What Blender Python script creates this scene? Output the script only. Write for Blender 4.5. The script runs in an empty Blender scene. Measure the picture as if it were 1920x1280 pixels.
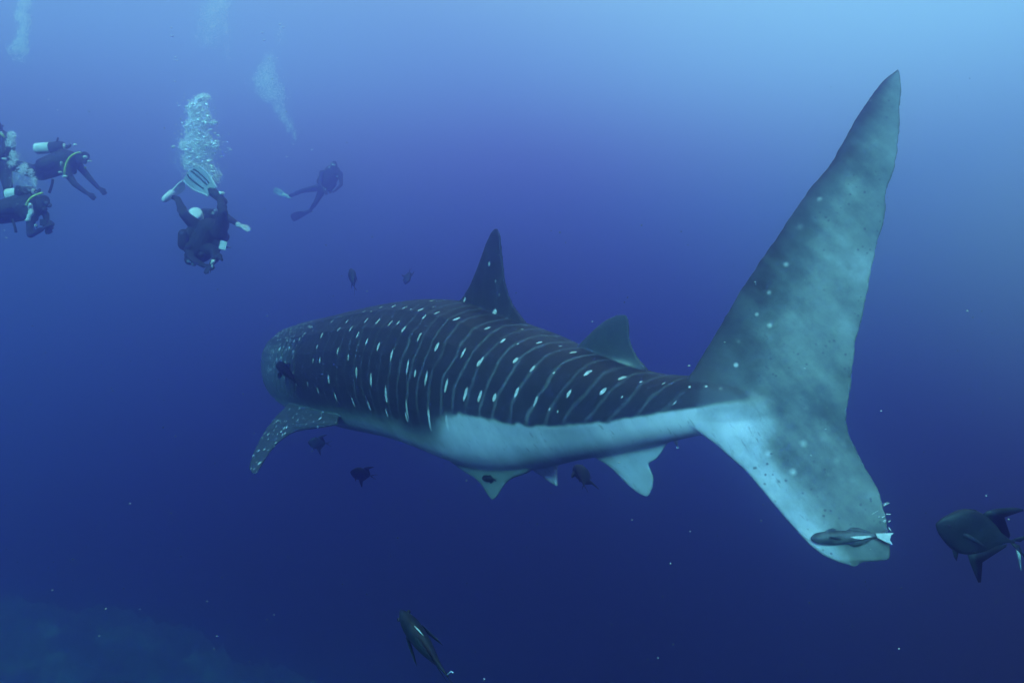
import bpy, bmesh, math, random
import numpy as np
from mathutils import Vector, Matrix
from mathutils.bvhtree import BVHTree

random.seed(7)
rng = np.random.default_rng(7)
R = math.radians
sc = bpy.context.scene
col = sc.collection

# ------------------------------------------------------------------ camera
cd = bpy.data.cameras.new('camera')
cd.sensor_width = 36.0
cd.lens = 24.0
cd.clip_start = 0.05
cd.clip_end = 400.0
cam = bpy.data.objects.new('camera', cd)
cam.location = (0, 0, 0)
cam.rotation_euler = (R(90), 0, 0)
col.objects.link(cam)
sc.camera = cam

# ------------------------------------------------------------------ render settings
sc.view_settings.view_transform = 'Standard'
sc.view_settings.look = 'None'
sc.view_settings.exposure = 0.0
sc.view_settings.gamma = 1.0
sc.view_settings.use_curve_mapping = False
sc.render.engine = 'CYCLES'
sc.cycles.use_denoising = True
sc.cycles.max_bounces = 8
sc.cycles.diffuse_bounces = 4
sc.cycles.glossy_bounces = 2
sc.cycles.transmission_bounces = 2
sc.cycles.volume_bounces = 6
sc.cycles.transparent_max_bounces = 8
sc.cycles.caustics_reflective = False
sc.cycles.caustics_refractive = False

# ------------------------------------------------------------------ world: the light field of open blue water
world = bpy.data.worlds.new('World')
sc.world = world
world.use_nodes = True
wn = world.node_tree.nodes
wl = world.node_tree.links
wn.clear()
w_out = wn.new('ShaderNodeOutputWorld')
w_bg = wn.new('ShaderNodeBackground')
w_tc = wn.new('ShaderNodeTexCoord')
w_nm = wn.new('ShaderNodeVectorMath'); w_nm.operation = 'NORMALIZE'
w_sep = wn.new('ShaderNodeSeparateXYZ')
w_map = wn.new('ShaderNodeMapRange')
w_map.inputs['From Min'].default_value = -1.0
w_map.inputs['From Max'].default_value = 1.0
w_ramp = wn.new('ShaderNodeValToRGB')
w_ramp.color_ramp.interpolation = 'B_SPLINE'
WS = 2.0                                   # ramp colours are stored divided by this
SKY = [(-1.00, (0.0018, 0.0030, 0.0071)),
       (-0.60, (0.0029, 0.0045, 0.0103)),
       (-0.42, (0.0070, 0.0080, 0.0200)),
       (-0.24, (0.0090, 0.0113, 0.0310)),
       (-0.10, (0.0150, 0.0150, 0.1180)),
       (0.02, (0.0225, 0.0200, 0.1540)),
       (0.14, (0.0670, 0.0700, 0.2100)),
       (0.26, (0.1650, 0.1300, 0.4500)),
       (0.36, (0.2180, 0.3500, 0.7200)),
       (0.46, (0.2364, 0.3950, 0.7256)),
       (0.65, (0.5012, 0.7475, 0.8952)),
       (1.00, (0.9599, 1.0891, 1.0610))]
els = w_ramp.color_ramp.elements
while len(els) < len(SKY):
    els.new(0.5)
for e, (z, c) in zip(els, SKY):
    e.position = (z + 1) / 2
    e.color = (c[0] / WS, c[1] / WS, c[2] / WS, 1)
SUN_DIR = Vector((-0.22, -0.84, 0.50)).normalized()
w_dot = wn.new('ShaderNodeVectorMath'); w_dot.operation = 'DOT_PRODUCT'
w_dot.inputs[1].default_value = Vector((0.62, 0.42, 0.72)).normalized()
w_pow = wn.new('ShaderNodeMapRange'); w_pow.interpolation_type = 'SMOOTHSTEP'
w_pow.inputs['From Min'].default_value = 0.55
w_pow.inputs['From Max'].default_value = 1.05
w_pow.inputs['To Min'].default_value = 0.0
w_pow.inputs['To Max'].default_value = 1.0
w_add = wn.new('ShaderNodeMixRGB'); w_add.blend_type = 'ADD'
w_add.inputs['Color2'].default_value = (0.12, 0.27, 0.20, 1)
wl.new(w_tc.outputs['Generated'], w_nm.inputs[0])
wl.new(w_nm.outputs[0], w_sep.inputs[0])
wl.new(w_sep.outputs['Z'], w_map.inputs['Value'])
wl.new(w_map.outputs[0], w_ramp.inputs[0])
wl.new(w_nm.outputs[0], w_dot.inputs[0])
wl.new(w_dot.outputs['Value'], w_pow.inputs['Value'])
wl.new(w_pow.outputs[0], w_add.inputs['Fac'])
wl.new(w_ramp.outputs['Color'], w_add.inputs['Color1'])
w_dot2 = wn.new('ShaderNodeVectorMath'); w_dot2.operation = 'DOT_PRODUCT'
w_dot2.inputs[1].default_value = Vector((-0.66, 0.42, 0.62)).normalized()
w_pow2 = wn.new('ShaderNodeMapRange'); w_pow2.interpolation_type = 'SMOOTHSTEP'
w_pow2.inputs['From Min'].default_value = 0.50
w_pow2.inputs['From Max'].default_value = 1.05
w_add2 = wn.new('ShaderNodeMixRGB'); w_add2.blend_type = 'ADD'
w_add2.inputs['Color2'].default_value = (0.02, 0.07, 0.06, 1)
wl.new(w_nm.outputs[0], w_dot2.inputs[0])
wl.new(w_dot2.outputs['Value'], w_pow2.inputs['Value'])
wl.new(w_pow2.outputs[0], w_add2.inputs['Fac'])
wl.new(w_add.outputs[0], w_add2.inputs['Color1'])
wl.new(w_add2.outputs[0], w_bg.inputs['Color'])
w_bg.inputs['Strength'].default_value = WS * 1.0
wl.new(w_bg.outputs[0], w_out.inputs[0])

# ------------------------------------------------------------------ sun, spread wide by the surface above
sd = bpy.data.lights.new('sun', 'SUN')
sd.energy = 5.0
sd.color = (0.30, 0.86, 1.0)
sd.angle = R(16)
sun = bpy.data.objects.new('sun', sd)
sun.rotation_euler = SUN_DIR.to_track_quat('Z', 'Y').to_euler()
sun.location = (4, -4, 9)
col.objects.link(sun)

# ------------------------------------------------------------------ helpers
F = 1280.0
def at(px, py, Y):
    """photo pixel (1920x1280) at distance Y in front of the camera -> world point"""
    return Vector(((px - 960) / F * Y, Y, (640 - py) / F * Y))

def spline(xs, ys):
    xs = np.array(xs, float); ys = np.array(ys, float)
    n = len(xs); h = np.diff(xs)
    A = np.zeros((n, n)); b = np.zeros(n)
    A[0, 0] = A[-1, -1] = 1
    for i in range(1, n - 1):
        A[i, i - 1] = h[i - 1]; A[i, i] = 2 * (h[i - 1] + h[i]); A[i, i + 1] = h[i]
        b[i] = 6 * ((ys[i + 1] - ys[i]) / h[i] - (ys[i] - ys[i - 1]) / h[i - 1])
    m = np.linalg.solve(A, b)
    def f(x):
        x = np.clip(np.asarray(x, float), xs[0], xs[-1])
        i = np.clip(np.searchsorted(xs, x) - 1, 0, n - 2)
        a = xs[i + 1] - x; c = x - xs[i]; hh = h[i]
        return (m[i] * a ** 3 + m[i + 1] * c ** 3) / (6 * hh) + (ys[i] / hh - m[i] * hh / 6) * a + (ys[i + 1] / hh - m[i + 1] * hh / 6) * c
    return f

def sstep(a, b, x):
    t = np.clip((x - a) / (b - a), 0, 1)
    return t * t * (3 - 2 * t)

class MB:
    """collects vertices and faces"""
    def __init__(self):
        self.v = []; self.f = []; self.tag = []; self.cur = 0
    def add(self, verts, faces):
        o = len(self.v)
        self.v += [tuple(p) for p in verts]
        self.f += [tuple(i + o for i in f) for f in faces]
        self.tag += [self.cur] * len(faces)
    def mesh(self, name, smooth=True):
        me = bpy.data.meshes.new(name)
        me.from_pydata(self.v, [], self.f)
        me.validate()
        if smooth:
            me.polygons.foreach_set('use_smooth', [True] * len(me.polygons))
        me.update()
        return me
    def grid(self, rows, close_u=True, caps=True):
        """rows: list of rings with equal counts"""
        n = len(rows[0]); vs = [p for r in rows for p in r]; fs = []
        for i in range(len(rows) - 1):
            for j in range(n if close_u else n - 1):
                k = (j + 1) % n
                fs.append((i * n + j, i * n + k, (i + 1) * n + k, (i + 1) * n + j))
        if caps:
            fs.append(tuple(range(n - 1, -1, -1)))
            fs.append(tuple((len(rows) - 1) * n + j for j in range(n)))
        self.add(vs, fs)
    def cone(self, p0, r0, p1, r1, seg=14, flat=None, fr=1.0):
        """rounded cone between two spheres; flat = axis along which the section is scaled by fr"""
        p0 = Vector(p0); p1 = Vector(p1)
        d = p1 - p0
        L = max(d.length, 1e-6); d = d / L
        a = d.orthogonal().normalized() if flat is None else (Vector(flat) - d * Vector(flat).dot(d)).normalized()
        b = d.cross(a)
        rows = []
        for k in range(5):
            th = math.pi / 2 * (1 - k / 4) * 0.97
            rows.append((p0 - d * (r0 * math.sin(th)), r0 * math.cos(th)))
        for k in range(5):
            th = math.pi / 2 * (k / 4) * 0.97
            rows.append((p1 + d * (r1 * math.sin(th)), r1 * math.cos(th)))
        rr = []
        for c, r in rows:
            rr.append([c + a * (r * fr * math.cos(2 * math.pi * j / seg)) + b * (r * math.sin(2 * math.pi * j / seg)) for j in range(seg)])
        self.grid(rr)
    def ball(self, c, rx, ry=None, rz=None, axes=None, seg=16, rings=10):
        ry = ry or rx; rz = rz or rx
        c = Vector(c)
        ax = axes or (Vector((1, 0, 0)), Vector((0, 1, 0)), Vector((0, 0, 1)))
        rr = []
        for i in range(rings + 1):
            th = math.pi * (0.02 + 0.96 * i / rings)
            rr.append([c + ax[0] * (rx * math.sin(th) * math.cos(2 * math.pi * j / seg)) + ax[1] * (ry * math.sin(th) * math.sin(2 * math.pi * j / seg)) + ax[2] * (rz * math.cos(th)) for j in range(seg)])
        self.grid(rr)
    def tube(self, pts, r, seg=8):
        pts = [Vector(p) for p in pts]
        rr = []
        up = Vector((0.13, 0.31, 0.94)).normalized()
        for i, p in enumerate(pts):
            d = (pts[min(i + 1, len(pts) - 1)] - pts[max(i - 1, 0)]).normalized()
            a = d.cross(up).normalized(); b = d.cross(a)
            q = r[i] if isinstance(r, (list, tuple)) else r
            rr.append([p + a * (q * math.cos(2 * math.pi * j / seg)) + b * (q * math.sin(2 * math.pi * j / seg)) for j in range(seg)])
        self.grid(rr)
    def box(self, c, ax, half):
        c = Vector(c); vs = []
        for i in (-1, 1):
            for j in (-1, 1):
                for k in (-1, 1):
                    vs.append(c + ax[0] * (i * half[0]) + ax[1] * (j * half[1]) + ax[2] * (k * half[2]))
        self.add(vs, [(0, 1, 3, 2), (4, 6, 7, 5), (0, 4, 5, 1), (2, 3, 7, 6), (0, 2, 6, 4), (1, 5, 7, 3)])

def remeshed(me, voxel, smooth=4, fac=0.5, name='mesh'):
    tmp = bpy.data.objects.new('tmp', me)
    col.objects.link(tmp)
    m = tmp.modifiers.new('r', 'REMESH'); m.mode = 'VOXEL'; m.voxel_size = voxel; m.adaptivity = 0
    if smooth:
        s = tmp.modifiers.new('s', 'SMOOTH'); s.factor = fac; s.iterations = smooth
    dg = bpy.context.evaluated_depsgraph_get()
    out = bpy.data.meshes.new_from_object(tmp.evaluated_get(dg))
    bpy.data.objects.remove(tmp)
    out.name = name
    out.polygons.foreach_set('use_smooth', [True] * len(out.polygons))
    out.update()
    return out

def obj(name, me, mat, parent=None, label=None, cat=None, group=None, kind=None):
    o = bpy.data.objects.new(name, me)
    col.objects.link(o)
    if mat is not None:
        me.materials.clear(); me.materials.append(mat)
    if parent is not None:
        o.parent = parent
    if label: o['label'] = label
    if cat: o['category'] = cat
    if group: o['group'] = group
    if kind: o['kind'] = kind
    return o

def thing_at(name, me, mat, base, **kw):
    """top-level mesh whose origin is moved to base (mesh given in world coordinates)"""
    me.transform(Matrix.Translation(-Vector(base)))
    o = obj(name, me, mat, **kw)
    o.location = base
    return o

def part(name, me, mat, parent, **kw):
    """child mesh given in world coordinates; parents are only translated"""
    off = Vector((0, 0, 0)); p = parent
    while p is not None:
        off += p.location; p = p.parent
    me.transform(Matrix.Translation(-off))
    return obj(name, me, mat, parent, **kw)

def pmat(name, c0, c1=None, rough=0.6, scale=12.0, bump=0.15, spec=0.3, bscale=None):
    m = bpy.data.materials.new(name); m.use_nodes = True
    nt = m.node_tree; b = nt.nodes['Principled BSDF']
    c1 = c1 or tuple(x * 1.35 for x in c0)
    tc = nt.nodes.new('ShaderNodeTexCoord')
    n = nt.nodes.new('ShaderNodeTexNoise'); n.inputs['Scale'].default_value = scale; n.inputs['Detail'].default_value = 5
    nt.links.new(tc.outputs['Object'], n.inputs['Vector'])
    r = nt.nodes.new('ShaderNodeValToRGB')
    r.color_ramp.elements[0].position = 0.35; r.color_ramp.elements[0].color = (*c0, 1)
    r.color_ramp.elements[1].position = 0.68; r.color_ramp.elements[1].color = (*c1, 1)
    nt.links.new(n.outputs['Fac'], r.inputs[0]); nt.links.new(r.outputs[0], b.inputs['Base Color'])
    b.inputs['Roughness'].default_value = rough
    b.inputs['Specular IOR Level'].default_value = spec
    if bump:
        n2 = nt.nodes.new('ShaderNodeTexNoise'); n2.inputs['Scale'].default_value = bscale or scale * 4
        nt.links.new(tc.outputs['Object'], n2.inputs['Vector'])
        bp = nt.nodes.new('ShaderNodeBump'); bp.inputs['Strength'].default_value = bump; bp.inputs['Distance'].default_value = 0.02
        nt.links.new(n2.outputs['Fac'], bp.inputs['Height']); nt.links.new(bp.outputs[0], b.inputs['Normal'])
    return m

# ------------------------------------------------------------------ seabed: a reef slope far below on the left
def seabed():
    nx, ny = 130, 120
    xs = np.linspace(-26.5, -1, nx); ys = np.linspace(5, 30.5, ny)
    X, Yy = np.meshgrid(xs, ys, indexing='ij')
    Z = -12.2 - 0.24 * np.maximum(X + 19, 0) + 0.3 * np.maximum(-(X + 19), 0) - .05 * np.maximum(Yy - 28.5, 0) ** 2
    Z = np.maximum(Z, -17.6)
    def wave(fx, fy, p): return np.sin(X * fx + p) * np.cos(Yy * fy - p * 1.7)
    Z = Z + 0.9 * wave(.35, .29, 1.0) + 0.5 * wave(.83, .71, 2.2) + 0.30 * wave(1.7, 1.9, .4) + rng.normal(0, .16, X.shape)
    v = np.stack([X, Yy, Z], -1).reshape(-1, 3)
    f = []
    for i in range(nx - 1):
        for j in range(ny - 1):
            a = i * ny + j
            f.append((a, a + ny, a + ny + 1, a + 1))
    me = bpy.data.meshes.new('seabed'); me.from_pydata(v.tolist(), [], f)
    me.polygons.foreach_set('use_smooth', [True] * len(me.polygons)); me.update()
    m = bpy.data.materials.new('reef_rubble'); m.use_nodes = True
    nt = m.node_tree; b = nt.nodes['Principled BSDF']; b.inputs['Roughness'].default_value = 0.95
    tc = nt.nodes.new('ShaderNodeTexCoord')
    n = nt.nodes.new('ShaderNodeTexNoise'); n.inputs['Scale'].default_value = 0.55; n.inputs['Detail'].default_value = 8; n.inputs['Roughness'].default_value = .65
    nt.links.new(tc.outputs['Object'], n.inputs['Vector'])
    r = nt.nodes.new('ShaderNodeValToRGB')
    r.color_ramp.elements[0].position = .5; r.color_ramp.elements[0].color = (.03, .04, .04, 1)
    r.color_ramp.elements[1].position = .64; r.color_ramp.elements[1].color = (.13, .155, .145, 1)
    nt.links.new(n.outputs['Fac'], r.inputs[0]); nt.links.new(r.outputs[0], b.inputs['Base Color'])
    return obj('seabed', me, m, kind='structure')
seabed()

# ------------------------------------------------------------------ the water's haze
def haze():
    mb = MB()
    lo = (-27, -3, -19); hi = (14, 31, 6)
    c = Vector([(a + b) / 2 for a, b in zip(lo, hi)]); h = [(b - a) / 2 for a, b in zip(lo, hi)]
    mb.box(c, (Vector((1, 0, 0)), Vector((0, 1, 0)), Vector((0, 0, 1))), h)
    me = mb.mesh('haze', smooth=False)
    bm = bmesh.new(); bm.from_mesh(me); bmesh.ops.recalc_face_normals(bm, faces=bm.faces); bm.to_mesh(me); bm.free()
    m = bpy.data.materials.new('water_haze'); m.use_nodes = True
    nt = m.node_tree; nt.nodes.clear()
    o = nt.nodes.new('ShaderNodeOutputMaterial'); v = nt.nodes.new('ShaderNodeVolumePrincipled')
    v.inputs['Color'].default_value = (0.52, 0.42, 0.94, 1)
    v.inputs['Density'].default_value = 0.087
    v.inputs['Anisotropy'].default_value = 0.935
    v.inputs['Absorption Color'].default_value = (0.0, 0.35, 0.6, 1)
    nt.links.new(v.outputs[0], o.inputs['Volume'])
    return obj('haze', me, m, kind='stuff')
haze()

# ------------------------------------------------------------------ the whale shark
class Shark: pass
S = Shark()
# spine in plan: t = 0 at the tail root, 1 at the snout; negative t runs on into the tail fin
ts = [-.14, -.09, -.045, 0, .12, .25, .375, .5, .625, .75, .9, 1.0]
S.X = spline(ts, [1.98, 1.71, 1.445, 1.20, .635, .03, -.56, -1.15, -1.70, -2.22, -2.84, -3.20])
S.Y = spline(ts, [3.99, 4.06, 4.14, 4.25, 4.88, 5.59, 6.255, 6.92, 7.62, 8.37, 9.30, 9.95])
tt = [-.14, -.09, -.045, 0, .03, .0645, .1, .154, .2, .25, .3, .35, .4, .5, .6, .7, .8, .9, .96, 1.0]
S.top = spline(tt, [-.395, -.365, -.285, -.222, -.215, -.194, -.13, -.032, .072, .165, .27, .355, .395, .39, .345, .30, .255, .15, .03, -.09])
S.bot = spline(tt, [-.405, -.435, -.525, -.578, -.634, -.704, -.785, -.885, -.985, -1.06, -1.083, -1.06, -1.015, -.965, -.97, -.965, -.93, -.80, -.64, -.46])
S.w = spline(tt, [.006, .022, .085, .16, .20, .255, .315, .405, .475, .535, .585, .62, .64, .665, .675, .67, .64, .55, .43, .27])
S.phib = spline([-.14, 0, .05, .1, .18, .25, .275, .31, .36, .5, .8, 1.0], [1.5, 1.57, 1.72, 1.86, 1.84, 1.74, 1.80, 2.12, 2.22, 2.24, 2.2, 2.1])

def sp(t):
    e = 1e-3
    x, y = float(S.X(t)), float(S.Y(t))
    d = Vector((float(S.X(min(t + e, 1)) - S.X(max(t - e, -.14))), float(S.Y(min(t + e, 1)) - S.Y(max(t - e, -.14))), 0)).normalized()
    n = Vector((-d.y, d.x, 0))            # points to the shark's left, towards the camera
    if n.y > 0: n = -n
    return Vector((x, y, 0)), d, n

def build_shark():
    mb = MB()
    # --- body (tag 0)
    rows = []
    NS = 72
    tl = list(np.linspace(-.10, .9, 88)) + list(.9 + .1 * np.sin(np.linspace(0, math.pi / 2, 16)[1:]))
    for t in tl:
        c, d, n = sp(t)
        zt, zb, w = float(S.top(t)), float(S.bot(t)), float(S.w(t))
        if t > .955:
            k = math.sqrt(max(1e-4, 1 - ((t - .955) / .0452) ** 2)) * .92 + .06
            zc = (zt + zb) / 2; zt = zc + (zt - zc) * k; zb = zc + (zb - zc) * k; w *= .35 + .65 * k
        zc = (zt + zb) / 2; h = (zt - zb) / 2
        ex = 2 / (2.15 + 0.5 * float(sstep(.65, .95, t)))
        pb = float(S.phib(t))
        ring = []
        for j in range(NS):
            ph = 2 * math.pi * j / NS            # 0 = back, pi = belly
            s, co = math.sin(ph), math.cos(ph)
            la = w * math.copysign(abs(s) ** ex, s); z = h * math.copysign(abs(co) ** ex, co)
            pf = ph if ph <= math.pi else 2 * math.pi - ph
            k = 1.0
            body = float(sstep(.08, .3, t)) * float(1 - sstep(.86, .97, t))
            for pc, am in ((.62, .016), (.98, .014), (1.28, .010)):      # long ridges of the back
                k += body * am * math.exp(-((pf - pc) / .055) ** 2)
            kl = float(1 - sstep(.2, .34, t)) * float(sstep(-.1, .0, t))
            k += kl * .055 * math.exp(-((pf - (pb - .06)) / .16) ** 2)     # lateral keel over the pale belly
            ring.append(c + n * (la * k) + Vector((0, 0, zc + z * k)))
        rows.append(ring)
    mb.cur = 0
    mb.grid(rows)

    def plate(L, Rr, P, e1, e2, ys, thick, flip=False, edge=.012, cols=26):
        """fin between left and right outlines (x at photo row y), projected on the plane through P spanned by e1, e2"""
        N = e1.cross(e2).normalized()
        lf = lambda y: float(np.interp(y, [q[1] for q in L], [q[0] for q in L]))
        rf = lambda y: float(np.interp(y, [q[1] for q in Rr], [q[0] for q in Rr]))
        rows = []
        for y in ys:
            x0, x1 = lf(y), rf(y)
            if x1 - x0 < 1.5: x1 = x0 + 1.5
            fr = []; bk = []
            for k in range(cols + 1):
                s = .5 - .5 * math.cos(math.pi * k / cols)
                x = x0 + (x1 - x0) * s
                ray = Vector(((x - 960) / F, 1, (640 - y) / F))
                Q = ray * (P.dot(N) / ray.dot(N))
                a = thick(x, y, s, x1 - x0) / 2
                fr.append(Q + N * max(a, edge / 2)); bk.append(Q - N * max(a, edge / 2))
            rows.append(fr + bk[::-1])
        mb.grid(rows)

    def foil(s):
        return max(0.0, 2.6 * (math.sqrt(max(s, 0)) * (1 - s)))

    # --- caudal fin (tag 1)
    mb.cur = 1
    TL = [(1681, 131), (1655, 152), (1630, 183), (1600, 232), (1562, 300), (1548, 318), (1520, 352), (1470, 425), (1420, 497), (1380, 560),
          (1340, 627), (1312, 678), (1294, 706), (1284, 725), (1280, 760), (1288, 795), (1316, 813), (1345, 835), (1400, 884), (1450, 944), (1490, 991),
          (1518, 1022), (1545, 1042), (1575, 1055), (1596, 1060), (1600, 1063)]
    TR = [(1686, 131), (1689, 150), (1690, 175), (1687, 250), (1677, 320), (1662, 358), (1663, 392), (1645, 455), (1633, 520), (1618, 585),
          (1606, 640), (1598, 700), (1591, 750), (1587, 790), (1598, 824), (1612, 858), (1635, 897), (1651, 925), (1660, 958), (1665, 1000), (1668, 1030),
          (1668, 1050), (1617, 1053), (1608, 1060), (1604, 1063)]
    S.TL, S.TR = TL, TR
    c0, d0, n0 = sp(-.03)
    e1 = Vector((.92, -.30, 0)).normalized(); e2 = Vector((-.03, .17, 1)).normalized()
    S.tailP = Vector((1.37, 4.17, -.4)); S.te1, S.te2 = e1, e2
    def tail_th(x, y, s, ch):
        root = math.exp(-(((x - 1290) / 120) ** 2 + ((y - 765) / 80) ** 2))
        m = min(1.0, ch / 170)
        return .016 + .062 * foil(s) * m + .17 * root
    ys = list(np.linspace(131, 200, 14)) + list(np.linspace(206, 1040, 120)) + list(np.linspace(1043, 1063, 9))
    def ragged(y, ph, amp):
        r_ = random.Random(int(y * 7 + ph * 1000))
        return amp * (math.sin(y * .043 + ph) + .7 * math.sin(y * .101 + 2 * ph) + .45 * math.sin(y * .237 + 3 * ph)) + r_.uniform(-.9, .9)
    TLw = [(np.interp(y, [q[1] for q in TL], [q[0] for q in TL]) + ragged(y, .4, .8 if y < 800 else .3), y) for y in range(131, 1064, 4)]
    TRw = [(np.interp(y, [q[1] for q in TR], [q[0] for q in TR]) + ragged(y, 1.7, 1.1) - 3.2 * math.exp(-((y - 302) / 5) ** 2) - 3 * math.exp(-((y - 470) / 4) ** 2), y) for y in range(131, 1048, 4)] + TR[-4:]
    plate(TLw, TRw, S.tailP, e1, e2, ys, tail_th, edge=.014, cols=40)

    # --- first dorsal fin (tag 2)
    mb.cur = 2
    c, d, n = sp(.285)
    L = [(928, 428), (921, 436), (912, 456), (904, 480), (894, 508), (883, 535), (868, 560), (848, 578), (835, 640)]
    Rr = [(933, 428), (938, 442), (941, 470), (944, 500), (947, 525), (953, 550), (962, 572), (974, 590), (985, 606), (984, 609), (960, 612), (950, 640)]
    def th(x, y, s, ch):
        root = math.exp(-((640 - y) / 46) ** 2) * (1 - .65 * s)
        return .012 + foil(s) * (.05 + .05 * (y - 428) / 200) * min(1, ch / 60) + .20 * root
    plate(L, Rr, c, d, Vector((0, 0, 1)), list(np.linspace(428, 640, 46)), th, edge=.014)
    # --- second dorsal fin (tag 3)
    mb.cur = 3
    c, d, n = sp(.105)
    L = [(1157, 590), (1140, 598), (1128, 606), (1112, 620), (1098, 634), (1084, 648), (1068, 658), (1050, 690)]
    Rr = [(1174, 590), (1178, 597), (1180, 615), (1181, 635), (1186, 652), (1196, 670), (1205, 682), (1212, 691), (1206, 694), (1150, 697), (1140, 715)]
    def th(x, y, s, ch):
        root = math.exp(-((705 - y) / 26) ** 2) * (1 - .8 * s)
        return .012 + foil(s) * (.035 + .03 * (y - 590) / 100) * min(1, ch / 60) + .14 * root
    plate(L, Rr, c, d, Vector((0, .0, 1)), list(np.linspace(590, 715, 32)), th)
    # --- anal fin (tag 4), its free rear lobe curled up
    mb.cur = 4
    c, d, n = sp(.085)
    e1a = (d + n * .10).normalized()
    L = [(1110, 820), (1112, 848), (1122, 862), (1135, 868), (1150, 880), (1166, 896), (1180, 910), (1193, 921), (1204, 928), (1212, 931)]
    Rr = [(1230, 820), (1252, 830), (1250, 834), (1240, 850), (1229, 863), (1218, 868), (1216, 872), (1220, 880), (1224, 889), (1226, 900), (1224, 915), (1219, 926), (1215, 931)]
    def th(x, y, s, ch):
        return .012 + foil(s) * .035 * min(1, ch / 40) + .10 * math.exp(-((820 - y) / 22) ** 2) * (1 - sstep(.35, .7, s))
    plate(L, Rr, c + n * .02 + Vector((0, 0, -.70)), e1a, Vector((0, -.25, 1)).normalized(), list(np.linspace(822, 931, 36)), th)
    # --- pelvic fins (tag 5)
    mb.cur = 5
    c, d, n = sp(.30)
    L = [(836, 820), (838, 850), (852, 868), (872, 884), (893, 897), (904, 908), (911, 921), (918, 932), (922, 937)]
    Rr = [(955, 820), (968, 850), (984, 868), (998, 879), (984, 888), (962, 895), (950, 903), (942, 914), (934, 927), (928, 936), (925, 937)]
    def th(x, y, s, ch):
        return .012 + foil(s) * .05 * min(1, ch / 50) + .10 * math.exp(-((840 - y) / 40) ** 2)
    Pn = c + n * .12 + Vector((0, 0, -.98))
    plate(L, Rr, Pn, d, Vector((n.x * .25, n.y * .25, -1)).normalized(), list(np.linspace(825, 937, 30)), th)
    L = [(985, 850), (1003, 880), (1018, 892), (1030, 902), (1041, 909), (1044, 911)]
    Rr = [(1050, 850), (1042, 878), (1043, 890), (1045, 902), (1046, 910), (1046, 911)]
    c, d, n = sp(.26)
    plate(L, Rr, c - n * .14 + Vector((0, 0, -.98)), d, Vector((-n.x * .2, -n.y * .2, -1)).normalized(), list(np.linspace(850, 911, 22)), th)
    # --- pectoral fins (tag 6): the near one from its outline, the far one mirrored
    mb.cur = 6
    c, d, n = sp(.64)
    B = c + n * .46 + Vector((0, 0, -.70))
    a = (n * .62 + Vector((0, 0, -.58)) - d * .10).normalized()
    L = [(600, 728), (578, 740), (556, 752), (538, 766), (518, 783), (502, 803), (488, 826), (477, 848), (470, 868), (468, 878), (472, 887), (475, 889)]
    Rr = [(636, 730), (640, 760), (632, 797), (592, 802), (560, 806), (540, 815), (520, 830), (506, 847), (495, 864), (487, 878), (480, 887), (477, 889)]
    v0, f0 = len(mb.v), len(mb.f)
    def th(x, y, s, ch):
        return .016 + foil(s) * .075 * min(1, ch / 60) + .13 * math.exp(-((730 - y) / 30) ** 2)
    plate(L, Rr, B, d, a, list(np.linspace(735, 889, 44)), th, edge=.016)
    v1, f1 = len(mb.v), len(mb.f)
    cm, dm, nm = sp(.62)
    mv = []
    for p in mb.v[v0:v1]:
        q = Vector(p) - cm
        q = q - nm * (2 * q.dot(nm)) + cm
        mv.append(tuple(q))
    mb.add(mv, [tuple(i - v0 for i in reversed(f)) for f in mb.f[f0:f1]])

    src = mb.mesh('src')
    tags = np.array(mb.tag)
    bv_src = BVHTree.FromPolygons(mb.v, mb.f)
    me = remeshed(src, 0.0095, smooth=7, fac=.5, name='whale_shark')
    nv = len(me.vertices)
    co = np.empty(nv * 3); me.vertices.foreach_get('co', co); co = co.reshape(-1, 3)
    tag = np.zeros(nv, int)
    for i in range(nv):
        r = bv_src.find_nearest(Vector(co[i]))
        tag[i] = tags[r[2]] if r[2] is not None else 0
    # edges for small diffusion of masks
    ne = len(me.edges)
    ed = np.empty(ne * 2, int); me.edges.foreach_get('vertices', ed); ed = ed.reshape(-1, 2)
    deg = np.bincount(ed.ravel(), minlength=nv).astype(float)
    def diffuse(a, it):
        for _ in range(it):
            s = np.bincount(ed[:, 0], weights=a[ed[:, 1]], minlength=nv) + np.bincount(ed[:, 1], weights=a[ed[:, 0]], minlength=nv)
            a = .5 * a + .5 * s / deg
        return a
    # body coordinates
    tg = np.linspace(-.14, 1, 1400)
    gx, gy = S.X(tg), S.Y(tg)
    dx, dy = np.gradient(gx, tg), np.gradient(gy, tg)
    # march: find t where (P - c) . d = 0 by nearest sample in plan
    u = np.empty(nv)
    for s0 in range(0, nv, 20000):
        p = co[s0:s0 + 20000, :2]
        D = (p[:, 0:1] - gx[None]) ** 2 + (p[:, 1:2] - gy[None]) ** 2
        u[s0:s0 + 20000] = tg[np.argmin(D, 1)]
    cx, cy = S.X(u), S.Y(u)
    ddx, ddy = np.interp(u, tg, dx), np.interp(u, tg, dy)
    ll = np.hypot(ddx, ddy); ddx, ddy = ddx / ll, ddy / ll
    nx, ny = -ddy, ddx
    lat = (co[:, 0] - cx) * nx + (co[:, 1] - cy) * ny        # sign: side
    zt, zb, ww = S.top(u), S.bot(u), S.w(u)
    zc, hh = (zt + zb) / 2, (zt - zb) / 2
    phi = np.arctan2(np.abs(lat) / ww, (co[:, 2] - zc) / hh)  # 0 back .. pi belly
    arc = phi * (ww + hh) / 2
    uu = u * 7.12 - .16 * phi * sstep(.55, .18, u) + .035 * np.maximum(phi - 1.2, 0) * sstep(.30, .5, u)
    S.co, S.u, S.lat, S.phi, S.arc, S.uu, S.tag = co, u, lat, phi, arc, uu, tag
    S.bvh = BVHTree.FromPolygons(co.tolist(), [tuple(p.vertices) for p in me.polygons])
    S.me = me
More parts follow.
